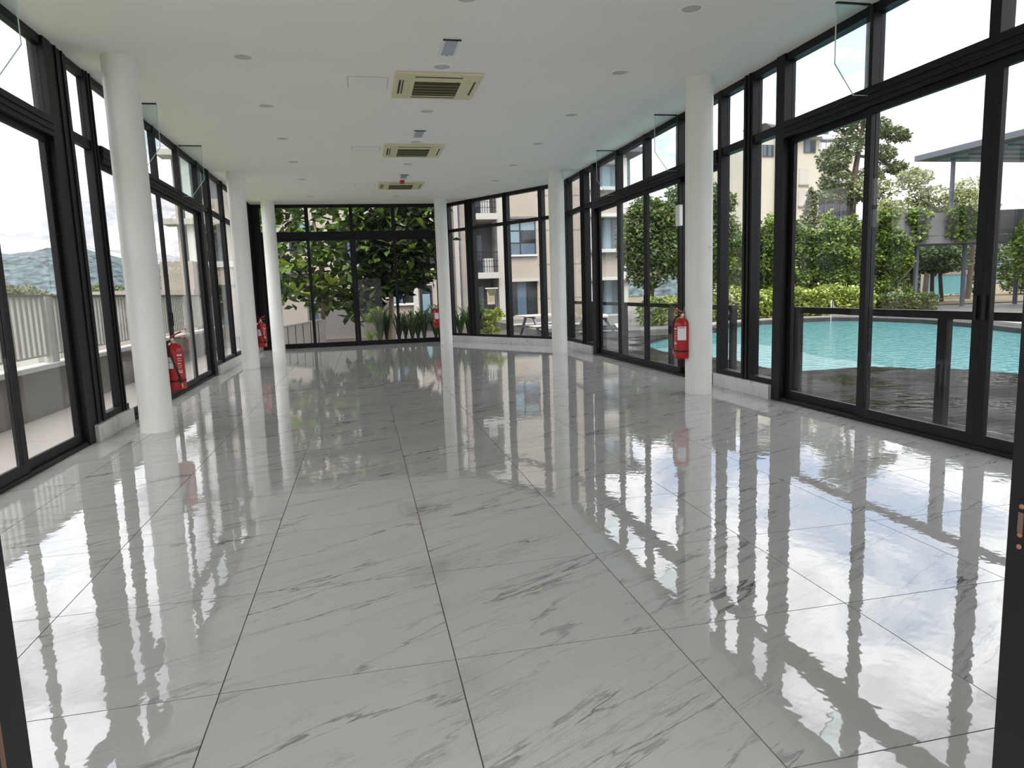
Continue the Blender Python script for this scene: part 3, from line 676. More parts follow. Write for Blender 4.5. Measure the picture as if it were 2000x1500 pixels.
# ------------------------------------------------------------------ foliage
def leaf_mesh(name, pos, size, matn, parent, up=0.5, aspect=0.55):
    """many folded leaves: pos (N,3), size (N,)"""
    n = len(pos); pos = np.asarray(pos); off = wloc(parent) if parent else Vector((0, 0, 0))
    pos = pos - np.array(off)
    d = rng.normal(size=(n, 3)); d[:, 2] = d[:, 2] * 0.5 - 0.15; d /= np.linalg.norm(d, axis=1)[:, None]
    nn = rng.normal(size=(n, 3)) * 0.8; nn[:, 2] += up * 2.0
    s = np.cross(d, nn); s /= np.linalg.norm(s, axis=1)[:, None] + 1e-9; nn = np.cross(s, d)
    L = size[:, None]
    v0 = pos; v2 = pos + d * L; mid = pos + d * L * 0.48
    v1 = mid + s * L * aspect * 0.5 + nn * L * 0.10; v3 = mid - s * L * aspect * 0.5 + nn * L * 0.10
    V = np.stack([v0, v1, v2, v3], 1).reshape(-1, 3)
    b = np.arange(n)[:, None] * 4
    F = np.concatenate([b + np.array([[0, 1, 2]]), b + np.array([[0, 2, 3]])], 1).reshape(-1, 3)
    me = bpy.data.meshes.new(name); me.from_pydata(V.tolist(), [], F.tolist()); me.materials.append(M[matn])
    o = bpy.data.objects.new(name, me); COL.objects.link(o)
    if parent: o.parent = parent
    o['kind'] = 'stuff'; return o
def blob(c, r, n, shell=0.55):
    v = rng.normal(size=(n, 3)); v /= np.linalg.norm(v, axis=1)[:, None]
    k = (shell ** 3 + (1 - shell ** 3) * rng.random(n)) ** (1 / 3.0)
    return np.array(c) + v * k[:, None] * np.array(r)
def boxpts(x0, x1, y0, y1, z0, z1, n):
    return np.stack([rng.uniform(x0, x1, n), rng.uniform(y0, y1, n), rng.uniform(z0, z1, n)], 1)
def tree(name, loc, trunk, crown, leaf_size, matn, label, cat='tree', group=None, tm='trunk', up=0.5):
    """trunk: list of (polyline, radii); crown: list of (centre, radii, count)"""
    t = thing(name, loc, label, cat, group)
    for i, (pl, rr) in enumerate(trunk):
        obj('trunk' if i == 0 else 'branch', MB().tube(pl, rr, 8), tm, t, smooth=True)
    P = np.concatenate([blob(c, r, n) for c, r, n in crown]); S = rng.uniform(0.7, 1.25, len(P)) * leaf_size
    leaf_mesh('foliage', P, S, matn, t, up)
    return t

# clipped hedge along the pool
t = thing('hedge', (15.2, 22.0, 0.02), 'bright yellow-green hedge behind the far edge of the pool', 'hedge')
P = np.concatenate([boxpts(12.6, 18.0, 21.45, 22.7, 0.05, 0.93, 5200), boxpts(12.6, 18.0, 21.4, 21.6, 0.05, 0.9, 2600), boxpts(12.6, 18.0, 21.5, 22.6, 0.82, 1.02, 2600)])
P[:, 2] += 0.07 * np.sin(P[:, 0] * 3.1) + 0.05 * np.sin(P[:, 0] * 7.3)
leaf_mesh('foliage', P, rng.uniform(0.10, 0.19, len(P)), 'leaf_hedge', t, 0.9, 0.6)
obj('woody_core', MB().box(12.8, 17.9, 21.75, 22.5, 0.0, 0.70), 'soil', t)
t = thing('hedge', (19.4, 21.8, 0.02), 'dark green low hedge at the end of the bright pool hedge', 'hedge')
P = boxpts(18.15, 20.7, 21.3, 22.4, 0.05, 0.72, 3200); leaf_mesh('foliage', P, rng.uniform(0.08, 0.15, len(P)), 'leaf_hedge_dark', t, 0.8, 0.6)
obj('woody_core', MB().box(18.3, 20.5, 21.5, 22.3, 0.0, 0.5), 'soil', t)
t = thing('flowering_shrub', (15.7, 23.0, 0.02), 'small shrub with a red flower head behind the bright hedge', 'shrub')
leaf_mesh('foliage', blob((15.7, 23.0, 0.7), (0.35, 0.3, 0.45), 240), rng.uniform(0.1, 0.16, 240), 'leaf_shade', t)
obj('stem', MB().tube([(15.7, 23.0, 0.0), (15.7, 23.0, 1.0)], 0.02, 6), 'trunk', t)
obj('flower_head', MB().lathe([(0, -0.08), (0.09, -0.04), (0.12, 0.02), (0.07, 0.09), (0, 0.10)], 10, (15.7, 23.0, 1.10)), 'dark_red', t)
t = thing('fern_shrub', (12.2, 21.7, 0.02), 'pale feathery shrub at the narrow end of the pool hedge', 'shrub')
leaf_mesh('foliage', blob((12.1, 21.8, 0.65), (0.55, 0.45, 0.65), 900), rng.uniform(0.10, 0.22, 900), 'leaf_pale', t); obj('stem', MB().tube([(12.1, 21.8, 0), (12.1, 21.8, 0.8)], 0.03, 6), 'trunk', t)

# dense planting behind the hedge
GT = [((15.0, 25.2), 3.55, 1.5, 'dense vine-covered tree behind the pool hedge, by the gap beside the hillside'),
      ((17.2, 25.0), 4.05, 1.75, 'dense vine-covered tree behind the pool hedge, under the cream tower block'),
      ((19.7, 24.8), 4.0, 1.8, 'dense vine-covered tree behind the pool hedge, next to the grey walkway')]
for (x, y), h, w, lb in GT:
    t = thing('vine_tree', (x, y, 0), lb, 'tree', 'vine-covered trees')
    obj('trunk', MB().tube([(x, y, 0), (x + 0.1, y, h * 0.5), (x, y, h * 0.8)], [0.12, 0.09, 0.05], 8), 'trunk', t, smooth=True)
    obj('branch', MB().tube([(x + 0.05, y, h * 0.4), (x + 0.8, y - 0.2, h * 0.75)], [0.06, 0.03], 8), 'trunk', t, smooth=True)
    n_ = 11000; px = rng.uniform(-1, 1, n_); pz = rng.random(n_) ** 0.8
    top = h * (0.86 + 0.10 * np.sin(px * 4 + x) + 0.06 * np.sin(px * 11 + x * 3))
    gz = 0.35 + (top - 0.35) * pz; gx = x + px * (w + 0.25)
    bulge = 0.55 * np.sin(gx * 2.3 + gz * 1.1) + 0.35 * np.sin(gx * 5.1 - gz * 3.7) + 0.30 * np.sin(gz * 6.3 + gx)
    P = np.stack([gx, y - 0.55 - 0.55 * bulge + np.abs(rng.normal(size=n_)) * 0.22, gz], 1)
    leaf_mesh('foliage', P, rng.uniform(0.11, 0.20, n_), 'leaf_vine', t, 0.8, 0.6)
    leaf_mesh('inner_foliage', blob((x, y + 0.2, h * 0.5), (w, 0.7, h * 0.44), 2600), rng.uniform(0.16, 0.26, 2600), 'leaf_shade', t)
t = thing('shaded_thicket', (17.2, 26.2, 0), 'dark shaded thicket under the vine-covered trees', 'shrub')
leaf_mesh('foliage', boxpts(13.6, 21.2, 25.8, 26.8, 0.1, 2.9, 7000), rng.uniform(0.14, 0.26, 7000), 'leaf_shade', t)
obj('stems', MB().tube([(14.5, 26.3, 0), (14.6, 26.3, 2.2)], 0.05, 6).tube([(18.0, 26.3, 0), (18.1, 26.3, 2.4)], 0.05, 6), 'trunk', t)
# conifer and tall tree
tree('young_conifer', (19.6, 27.5, 0), [([(19.6, 27.5, 0), (19.6, 27.5, 5.0)], [0.07, 0.03])], [((19.6, 27.5, 3.6 + 0.45 * k), (0.62 - 0.16 * k, 0.5 - 0.12 * k, 0.4), 420) for k in range(4)], 0.14, 'leaf_far', 'grey-green young conifer in front of the cream tower block')
tl = [((25.3, 32, 0), (25.2, 32, 3), (25.3, 32, 6.5), (25.7, 32, 9.0), (26.0, 32, 10.8))]
br = []
for a, b in (((25.3, 32, 6.0), (23.6, 31.7, 5.4)), ((25.3, 32, 6.6), (23.9, 32.2, 7.4)), ((25.5, 32, 7.6), (27.6, 31.8, 7.0)), ((25.6, 32, 8.4), (28.0, 32, 8.5)), ((25.6, 32, 8.8), (24.5, 32, 9.3)), ((25.3, 32, 5.2), (26.6, 31.8, 5.6))):
    br.append(([a, tuple((Vector(a) + Vector(b)) / 2 + Vector((0, 0, 0.15))), b], [0.08, 0.06, 0.03]))
cr = []
for c, r, k in (((23.5, 32, 5.5), (0.8, 0.6, 0.35), 300), ((24.2, 32, 6.3), (0.9, 0.7, 0.6), 420), ((24.1, 32, 7.4), (0.95, 0.7, 0.65), 480), ((24.9, 32, 8.2), (0.9, 0.7, 0.7), 480), ((24.7, 32, 9.2), (0.8, 0.6, 0.5), 380), ((25.7, 32, 9.8), (0.7, 0.6, 0.6), 380), ((26.1, 32, 10.6), (0.35, 0.35, 0.5), 160),
                ((26.6, 32, 9.0), (0.8, 0.6, 0.55), 420), ((27.7, 32, 8.7), (0.7, 0.5, 0.4), 300), ((28.2, 32, 8.6), (0.35, 0.3, 0.3), 120), ((26.9, 32, 7.7), (0.8, 0.6, 0.5), 380), ((27.8, 32, 7.0), (0.6, 0.5, 0.35), 240), ((26.3, 32, 6.6), (0.7, 0.6, 0.5), 300), ((25.0, 32, 5.6), (0.8, 0.6, 0.5), 300), ((26.4, 32, 5.6), (0.6, 0.5, 0.4), 220)):
    cr.append((c, r, k * 2))
tree('tall_tree', (25.3, 32, 0), [(tl[0], [0.20, 0.18, 0.15, 0.09, 0.03])] + br, cr, 0.19, 'leaf_tall', 'tall slender tree with open clumped crown rising before the cream tower block')
# loose pale trees behind the walkway
for (x, y, h), lb in (((26.6, 31, 6.3), 'loose pale-leaved tree behind the grey walkway, beside the tall tree'), ((29.0, 31, 6.8), 'loose pale-leaved tree behind the walkway post of the steel canopy'), ((31.2, 30.5, 6.2), 'loose pale-leaved tree behind the steel canopy roof')):
    cr = [((x + R.uniform(-1.3, 1.3), y + R.uniform(-0.6, 0.6), h * R.uniform(0.55, 0.95)), (R.uniform(0.6, 1.1), 0.7, R.uniform(0.35, 0.6)), 330) for k in range(9)]
    tree('loose_tree', (x, y, 0), [([(x, y, 0), (x + 0.2, y, h * 0.5), (x - 0.1, y, h * 0.85)], [0.14, 0.10, 0.04]), ([(x + 0.1, y, h * 0.45), (x + 1.0, y, h * 0.75)], [0.06, 0.03]), ([(x + 0.1, y, h * 0.5), (x - 0.9, y, h * 0.8)], [0.06, 0.03])], cr, 0.20, 'leaf_pale', lb, group='loose pale trees')

# elevated walkway with hanging vines, and the steel canopy on it
t = thing('elevated_walkway', (23, 24.5, 0), 'grey elevated walkway with a solid side panel and cross-braced posts', 'walkway')
obj('side_panel', MB().slab([(20.6, 24.6, 2.95), (29.5, 23.3, 2.95), (29.5, 23.3, 3.98), (20.6, 24.6, 3.80)], (0.02, 0.14, 0)), 'concrete_dark', t)
obj('deck_slab', MB().slab([(20.6, 24.5, 2.62), (29.5, 23.2, 2.62), (29.8, 25.2, 2.62), (20.9, 26.5, 2.62)], (0, 0, 0.30)), 'concrete_dark', t)
for k in range(7):
    f = k / 6.0; obj('panel_joint', MB().box(20.7 + 8.6 * f, 20.725 + 8.6 * f, 24.565 - 1.255 * f, 24.60 - 1.255 * f, 2.9, 3.9), 'coping_pale', t)
for x, y in ((21.4, 25.2), (22.9, 25.0), (25.0, 24.7), (27.4, 24.4)): obj('post', MB().tube([(x, y, 0.0), (x, y, 2.65)], 0.09, 8), 'canopy_steel', t)
obj('cross_brace', MB().tube([(21.4, 25.2, 0.3), (22.9, 25.0, 1.9)], 0.05, 6), 'canopy_steel', t); obj('cross_brace', MB().tube([(21.4, 25.2, 1.9), (22.9, 25.0, 0.3)], 0.05, 6), 'canopy_steel', t)
for x0, n, lb in ((20.9, 700, 'short hanging vine on the near end of the grey walkway panel'), (22.2, 520, 'hanging vine over the middle of the grey walkway panel'), (24.0, 1500, 'broad hanging vine on the walkway below the canopy post')):
    f = (x0 - 20.6) / 8.9; yy = 24.45 - 1.3 * f
    v = thing('hanging_vine', (x0, yy, 3.9), lb, 'vine', 'vines on the walkway')
    P = np.concatenate([blob((x0, yy, 3.75), (0.55 if n < 1000 else 0.7, 0.22, 0.35), n // 2), blob((x0 + 0.1, yy, 3.2), (0.35 if n < 1000 else 0.75, 0.18, 0.55), n // 2)])
    leaf_mesh('foliage', P, rng.uniform(0.13, 0.24, len(P)), 'leaf_vine', v, 0.5, 0.7)
    obj('stem', MB().tube([(x0, yy, 2.7), (x0 + 0.1, yy, 3.4), (x0, yy, 3.95)], 0.02, 5), 'trunk', v)
tree('vine_thicket', (27.0, 22.6, 0), [([(26.8, 22.8, 0), (26.9, 22.8, 2.6)], [0.12, 0.06])], [((27.3, 22.5, 2.2), (2.4, 0.8, 1.9), 5200), ((26.2, 22.2, 3.3), (0.9, 0.5, 0.8), 1100), ((28.2, 22.0, 3.4), (1.1, 0.5, 0.8), 1100), ((27.0, 21.9, 1.6), (1.4, 0.4, 1.2), 1100)], 0.22, 'leaf_vine', 'large lush vine mass under the steel canopy', 'vine')
t = thing('steel_canopy', (25.6, 21, 3.9), 'dark steel canopy roof on slim posts above the walkway', 'canopy')
obj('roof', MB().slab([(22.95, 25.4, 6.08), (22.95, 14.0, 6.08), (28.8, 14.0, 6.08), (28.8, 25.4, 6.08)], (0, 0, 0.22)), 'canopy_steel', t)
obj('soffit', MB().slab([(23.6, 24.9, 6.03), (23.6, 14.3, 6.03), (28.5, 14.3, 6.03), (28.5, 24.9, 6.03)], (0, 0, 0.05)), 'soffit_teal', t)
for k in range(12): obj('soffit_batten', MB().box(23.6, 28.5, 14.8 + 0.85 * k, 14.9 + 0.85 * k, 5.97, 6.03), 'canopy_steel', t)
for x, y in ((24.0, 24.5), (27.9, 24.5), (24.0, 18.0)): obj('post', MB().tube([(x, y, 2.9), (x, y, 6.03)], 0.085, 10), 'canopy_steel', t, smooth=True)

for (x, y), lb in (((23.5, 36.0), 'dense dark tree closing the view behind the leaning park tree'), ((28.5, 37.0), 'dense dark tree closing the view behind the slim park trees'), ((34.5, 36.0), 'dense dark tree closing the view behind the turquoise play wall'), ((39.5, 34.0), 'dense dark tree closing the view behind the lush vine mass')):
    tree('background_tree', (x, y, 0), [([(x, y, 0), (x, y, 2.6)], [0.2, 0.1])], [((x, y, 2.3), (2.9, 1.2, 2.0), 3600), ((x - 1.2, y - 0.4, 1.0), (1.7, 0.8, 1.0), 900), ((x + 1.4, y - 0.4, 1.2), (1.5, 0.8, 1.1), 900)], 0.26, 'leaf_shade', lb, group='dark trees beyond the park')
# park trees seen under the walkway
for (x, y), lean, lb in (((23.6, 27.5), -0.9, 'leaning park tree under the walkway, next to the cross brace'), ((25.3, 27.8), 0.05, 'upright slim park tree under the walkway'), ((25.9, 28.2), 0.1, 'upright slim park tree under the walkway'), ((26.6, 28.0), 0.05, 'upright slim park tree under the walkway'), ((27.6, 28.5), 0.2, 'slim park tree beside the turquoise play wall')):
    cr = [((x - lean + R.uniform(-0.9, 0.9), y + R.uniform(-0.4, 0.4), 1.75 + R.uniform(0, 0.9)), (0.8, 0.5, 0.36), 240) for k in range(9)]
    tree('park_tree', (x, y, 0), [([(x + lean * 0.3, y, 0.02), (x - lean * 0.5, y, 1.3), (x - lean, y, 2.5)], [0.10, 0.085, 0.06]), ([(x - lean * 0.5, y, 1.3), (x - lean * 0.5 + 0.7, y, 2.1)], [0.04, 0.02])], cr, 0.2, 'leaf_shade', lb, group='park trees under the walkway')
t = thing('play_wall', (30.5, 32.5, 0), 'turquoise and cream play-area wall beyond the park trees', 'wall')
mat('play_turquoise', (0.13, 0.36, 0.40), 0.6)
obj('panel', MB().box(30.4, 33.0, 32.4, 32.6, 0.3, 1.35), 'play_turquoise', t); obj('band', MB().box(30.4, 33.0, 32.35, 32.6, 1.35, 1.6), 'render_cream', t)
obj('post', MB().box(30.2, 30.4, 32.3, 32.6, 0, 1.6), 'cap_white', t)

# tower block behind the pool
t = thing('tower_block', (40.5, 63, 0), 'cream tower block with dark upturned roof behind the pool garden', 'building')
obj('front_wall', MB().box(37.4, 43.6, 60, 70, 0, 14.55), 'render_yellow', t)
obj('rear_wing', MB().box(43.6, 49.5, 62, 72, 0, 14.0), 'render_yellow', t)
obj('corner_pier', MB().box(38.75, 39.3, 59.75, 60, 0, 14.6), 'render_yellow', t)
obj('string_course', MB().box(40.0, 43.7, 59.8, 60, 14.55, 14.8), 'render_pale', t)
obj('roof', MB().slab([(39.4, 59.2, 14.75), (43.9, 59.2, 14.85), (43.9, 66, 16.4), (39.4, 66, 16.4)], (0, 0, 0.35)), 'roof_grey', t)
obj('roof_horn', MB().slab([(37.5, 59.6, 15.9), (39.6, 59.4, 14.65), (39.9, 59.4, 15.1), (39.8, 59.6, 15.6)], (0, 4, 0.2)), 'roof_grey', t)
obj('rear_roof', MB().slab([(45.4, 61.5, 14.6), (50.0, 61.5, 14.9), (50.0, 68, 16.2), (45.4, 68, 16.2)], (0, 0, 0.3)), 'roof_grey', t)
def tw(x0, x1, z0, z1, y, n):
    f = obj('window', MB().box(x0 - 0.06, x1 + 0.06, y - 0.10, y, z0 - 0.06, z1 + 0.06), 'roof_grey', t)
    for k in range(n):
        a = x0 + (x1 - x0) * k / n; b = x0 + (x1 - x0) * (k + 1) / n
        obj('pane', MB().box(a + 0.04, b - 0.04, y - 0.12, y - 0.10, z0, z1), 'window_dark' if k % 2 else 'window_blue', f)
tw(41.9, 43.05, 13.4, 14.4, 60, 2); tw(37.55, 38.6, 13.0, 13.95, 60, 4)
tw(45.4, 47.2, 13.7, 14.0 + 0.05, 62, 2); tw(45.3, 46.8, 12.1, 12.9, 62, 2); tw(47.2, 48.2, 12.2, 12.8, 62, 1); tw(45.5, 47.5, 10.2, 11.0, 62, 3)
obj('lower_screen', MB().box(44.7, 49.0, 61.8, 62.0, 7.0, 10.0), 'window_dark', t)
for k in range(5): obj('screen_bar', MB().box(44.7 + 0.9 * k, 44.75 + 0.9 * k, 61.72, 61.8, 7.0, 10.0), 'canopy_steel', t)
for z in (8.4, 10.4): obj('blind_panel', MB().box(41.4, 42.4, 59.94, 60, z, z + 1.5), 'render_pale', t); obj('panel_sill', MB().box(41.35, 42.45, 59.85, 60, z - 0.12, z), 'render_grey', t)
for x in (46.6, 47.2): obj('antenna', MB().tube([(x, 64, 14.0), (x, 64, 18.2)], 0.035, 5), 'steel', t)
obj('drain_pipe', MB().tube([(43.75, 61.9, 3), (43.75, 61.9, 12.5)], 0.08, 6), 'roof_grey', t)

# trees left of the tower, between the corner and the poolside column
for (x, y), h, w, lb in (((9.9, 22.8), 4.5, 1.15, 'dark leafy tree beyond the deck, beside the balconied block'), ((11.9, 23.4), 4.9, 1.4, 'leafy tree beyond the deck, between the balconied block and the pool hedge')):
    cr = [((x, y, h * 0.62), (w, 1.0, h * 0.36), 5200)] + [((x + R.uniform(-1, 1) * w * 0.85, y - 0.4, h * R.uniform(0.42, 0.97)), (0.55, 0.45, 0.42), 420) for k in range(8)]
    tree('leafy_tree', (x, y, 0), [([(x, y, -0.2), (x + 0.1, y, 1.2), (x, y, h * 0.6)], [0.13, 0.10, 0.06]), ([(x + 0.1, y, 1.0), (x - 0.6, y, 2.0)], [0.06, 0.03]), ([(x + 0.1, y, 1.1), (x + 0.7, y, 2.1)], [0.06, 0.03])], cr, 0.17, 'leaf_shade', lb, group='leafy trees beyond the deck')
for k, (x, y) in enumerate(((9.2, 20.9), (10.1, 21.3), (11.0, 21.2), (11.6, 21.7))):
    s = thing('garden_shrub', (x, y, 0), 'low mixed garden shrub beneath the leafy trees', 'shrub', 'low shrubs beneath the leafy trees')
    leaf_mesh('foliage', blob((x, y, 0.5), (0.55, 0.4, 0.5), 520), rng.uniform(0.12, 0.22, 520), 'leaf_hedge' if k % 2 else 'leaf_vine', s)
    obj('stem', MB().tube([(x, y, 0), (x, y, 0.6)], 0.03, 6), 'trunk', s)

# ------------------------------------------------------------------ far courtyard
struct('courtyard_paving', MB().prism([(-6.0, YF + 0.13), (CH0.x - 0.1, YF + 0.13), (CH0.x + 0.1, YF + 0.05), (XR + 0.1, CH1.y + 0.05), (XR + 0.1, 19.4), (9.5, 19.4), (9.5, 31), (-6.0, 31)], -0.50, -0.21), 'courtyard_deck')
struct('concrete_apron', MB().prism([(5.6, 24.2), (9.2, 23.6), (12.5, 24.2), (12.5, 31), (5.6, 31)], -0.4, -0.08), 'apron')
struct('planting_bed', MB().prism([(-2.4, 20.0), (2.6, 18.75), (3.9, 18.9), (3.2, 21.6), (-2.4, 22.0)], -0.3, -0.12), 'soil')
struct('sandy_strip', MB().prism([(-2.6, 18.7), (0.2, 18.7), (0.2, 19.95), (-2.6, 19.95)], -0.3, -0.16), 'apron')
# boarded ramp wall
t = thing('boarded_ramp_wall', (-1.8, 19.75, -0.16), 'low white boarded wall of a ramp behind the far glazing', 'wall')
bx = -3.25; kk = 0
while bx < -1.15:
    z0 = 0.46 + 0.145 * (bx + 2.6); z1 = 0.46 + 0.145 * (bx + 0.235 + 2.6)
    obj('board', MB().slab([(bx, 19.72, -0.2), (bx + 0.185, 19.72, -0.2), (bx + 0.185, 19.72, z1), (bx, 19.72, z0)], (0, 0.04, 0)), 'render_pale', t); bx += 0.203
obj('backing', MB().slab([(-3.25, 19.765, -0.2), (-1.13, 19.765, -0.2), (-1.13, 19.765, 0.66), (-3.25, 19.765, 0.36)], (0, 0.03, 0)), 'slot_dark', t)
obj('coping', MB().slab([(-3.3, 19.70, 0.365), (-1.12, 19.70, 0.68), (-1.12, 19.80, 0.68), (-3.3, 19.80, 0.365)], (0, 0, 0.03)), 'cap_white', t)
t = thing('pale_screen_wall', (-0.35, 22.6, -0.2), 'pale plastered screen wall behind the fig trunks', 'wall')
obj('panel', MB().box(-1.35, 0.15, 22.6, 22.75, -0.3, 1.35), 'render_pale', t); obj('base_step', MB().box(-1.35, 0.2, 22.45, 22.6, -0.3, -0.02), 'apron', t)
obj('side_panel', MB().box(0.15, 1.0, 22.55, 22.75, -0.3, 1.1), 'render_cream', t)

# fiddle-leaf fig trees: big leathery leaves in rosettes
fl = MB()
prof = [(0.0, 0.012), (0.16, 0.055), (0.38, 0.085), (0.62, 0.165), (0.82, 0.175), (0.95, 0.10), (1.0, 0.0)]
vs = [(0, 0, 0)]; fs = []
for d, w in prof[1:-1]: vs += [(d, -w, 0.035 + 0.02 * math.sin(d * 9)), (d, 0, 0.0 - 0.12 * d * d), (d, w, 0.035 - 0.02 * math.sin(d * 9))]
vs.append((1.0, 0, -0.13)); nl = len(prof) - 2
fs += [(0, 1, 2), (0, 2, 3)]
for k in range(nl - 1):
    a = 1 + 3 * k; fs += [(a, a + 3, a + 4, a + 1), (a + 1, a + 4, a + 5, a + 2)]
a = 1 + 3 * (nl - 1); fs += [(a, len(vs) - 1, a + 1), (a + 1, len(vs) - 1, a + 2)]
def leaf_data(nm, m):
    me = bpy.data.meshes.new(nm); me.from_pydata(vs, [], fs); me.materials.append(M[m]); me.polygons.foreach_set('use_smooth', [True] * len(me.polygons)); return me
LD = [leaf_data('fig_leaf', 'leaf_fig'), leaf_data('fig_leaf_young', 'leaf_fig_young')]
def fig(loc, trunk, centres, label, young, dense, inner):
    t = thing('fiddle_leaf_fig', loc, label, 'tree', 'fiddle-leaf fig trees')
    for i, (pl, rr) in enumerate(trunk): obj('trunk' if i == 0 else 'branch', MB().tube(pl, rr, 9), 'trunk_pale' if i == 0 else 'trunk', t, smooth=True)
    n = 0
    for c in centres:
        yg = R.random() < young
        m = 11
        for k in range(m):
            if n >= 295: break
            a = 2 * math.pi * (k / m) + R.uniform(-0.4, 0.4); el = R.uniform(-0.75, 0.75) + (0.25 if yg else -0.05)
            d = Vector((math.cos(a) * math.cos(el), math.sin(a) * math.cos(el), math.sin(el)))
            o = bpy.data.objects.new('leaf', LD[1 if yg else 0]); COL.objects.link(o); o.parent = t; n += 1
            s = R.uniform(0.30, 0.46); q = d.to_track_quat('X', 'Z')
            o.rotation_mode = 'QUATERNION'; o.rotation_quaternion = q @ Matrix.Rotation(R.uniform(-0.6, 0.6), 3, 'X').to_quaternion()
            o.scale = (s, s * 1.15, s); o.location = Vector(c) + d * 0.05 - Vector(loc)
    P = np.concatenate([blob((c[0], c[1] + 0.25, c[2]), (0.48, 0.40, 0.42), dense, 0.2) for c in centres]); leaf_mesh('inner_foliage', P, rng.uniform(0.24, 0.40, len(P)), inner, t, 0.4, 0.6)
C1 = [(-2.35, 20.3, 4.0), (-1.9, 20.1, 4.05), (-1.75, 20.5, 3.5), (-2.5, 20.6, 3.2), (-2.0, 20.2, 2.85), (-1.35, 20.3, 3.0), (-2.45, 20.4, 2.4), (-1.75, 20.1, 2.2), (-1.2, 20.2, 2.3), (-2.2, 20.2, 1.75), (-1.75, 20.0, 1.45), (-1.35, 20.3, 1.65), (-0.85, 20.2, 1.6), (-0.9, 20.3, 3.8), (-0.75, 20.3, 2.6), (-0.35, 20.2, 2.0), (-0.3, 20.4, 1.3), (-0.15, 20.1, 0.85), (-0.55, 20.5, 3.2), (-0.2, 20.3, 2.9), (-1.3, 20.3, 4.3), (-1.05, 20.4, 1.2), (-0.1, 20.2, 3.6), (-2.1, 20.3, 4.5), (-2.55, 20.5, 3.7), (-0.5, 20.2, 4.2)]
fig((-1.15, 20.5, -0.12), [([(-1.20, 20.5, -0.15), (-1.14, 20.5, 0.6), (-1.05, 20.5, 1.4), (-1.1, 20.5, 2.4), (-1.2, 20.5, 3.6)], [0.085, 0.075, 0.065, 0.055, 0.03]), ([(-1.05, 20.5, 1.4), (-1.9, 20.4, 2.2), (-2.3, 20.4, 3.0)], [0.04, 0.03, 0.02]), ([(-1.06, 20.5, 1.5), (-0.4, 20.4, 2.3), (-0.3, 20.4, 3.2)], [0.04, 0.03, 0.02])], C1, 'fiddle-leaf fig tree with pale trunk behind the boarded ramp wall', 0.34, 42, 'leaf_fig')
C2 = [(0.25, 20.3, 4.2), (0.8, 20.2, 4.3), (1.3, 20.3, 4.0), (1.85, 20.3, 4.3), (2.1, 20.2, 3.8), (0.2, 20.4, 3.4), (0.75, 20.2, 3.5), (1.35, 20.2, 3.2), (1.9, 20.3, 3.1), (0.3, 20.2, 2.7), (0.9, 20.1, 2.7), (1.5, 20.2, 2.5), (2.0, 20.2, 2.4), (0.35, 20.3, 2.0), (0.9, 20.2, 2.0), (1.4, 20.2, 1.9), (1.8, 20.2, 1.9), (0.45, 20.3, 1.5), (1.0, 20.3, 1.55), (0.1, 20.4, 1.1), (2.2, 20.2, 2.9), (1.6, 20.3, 3.7), (0.5, 20.2, 3.0), (1.15, 20.3, 1.7), (0.6, 20.2, 2.35), (1.7, 20.2, 2.8)]
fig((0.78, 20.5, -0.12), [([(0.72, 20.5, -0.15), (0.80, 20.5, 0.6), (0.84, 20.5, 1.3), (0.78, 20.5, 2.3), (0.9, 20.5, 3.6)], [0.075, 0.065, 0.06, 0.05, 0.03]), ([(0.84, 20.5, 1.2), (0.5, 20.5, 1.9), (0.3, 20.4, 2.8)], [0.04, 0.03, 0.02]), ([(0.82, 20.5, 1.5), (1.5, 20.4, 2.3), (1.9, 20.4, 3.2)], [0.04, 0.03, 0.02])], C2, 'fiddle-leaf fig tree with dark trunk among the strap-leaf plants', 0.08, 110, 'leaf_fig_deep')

def strap(x, y, h, n, label, m='leaf_strap', group='strap-leaf plants', spread=0.55):
    t = thing('strap_leaf_plant', (x, y, -0.12), label, 'plant', group)
    for k in range(n):
        a = R.uniform(0, 2 * math.pi); r = spread * R.uniform(0.35, 1.0) * h; hh = h * R.uniform(0.7, 1.05); w = R.uniform(0.014, 0.025)
        mb = MB(); vv = []; sx, sy = -math.sin(a) * w, math.cos(a) * w
        for i in range(6):
            f = i / 5.0; rr = r * f ** 1.5; zz = hh * (math.sin(f * 1.75) / 0.99) * (1 - 0.12 * f); k2 = (1 - f ** 3) * 0.9 + 0.1
            px, py = x + rr * math.cos(a), y + rr * math.sin(a)
            vv += [(px - sx * k2, py - sy * k2, -0.12 + zz), (px + sx * k2, py + sy * k2, -0.12 + zz)]
        mb.add(vv, [(2 * i, 2 * i + 1, 2 * i + 3, 2 * i + 2) for i in range(5)])
        obj('blade', mb, m, t, smooth=True)
    return t
SP = [(0.62, 19.7), (1.15, 19.75), (0.45, 19.2), (0.95, 19.35), (1.3, 19.1), (1.65, 19.3), (1.95, 19.05), (2.25, 19.15), (1.5, 19.6), (2.1, 19.55), (2.45, 19.5), (2.62, 19.0), (2.9, 19.3), (3.1, 18.95)]
for x, y in SP: strap(x, y, R.uniform(1.0, 1.3), 46, 'dark strap-leaf plant in the bed outside the far glazing')
for x, y in ((0.15, 19.3), (0.42, 19.6)): strap(x, y, 0.55, 20, 'bright lime strap-leaf plant below the fig with the dark trunk', 'leaf_lime', 'lime strap-leaf plants', 0.8)
t = thing('lime_shrub', (0.42, 19.5, -0.12), 'small lime-green shrub beside the fig with the dark trunk', 'shrub')
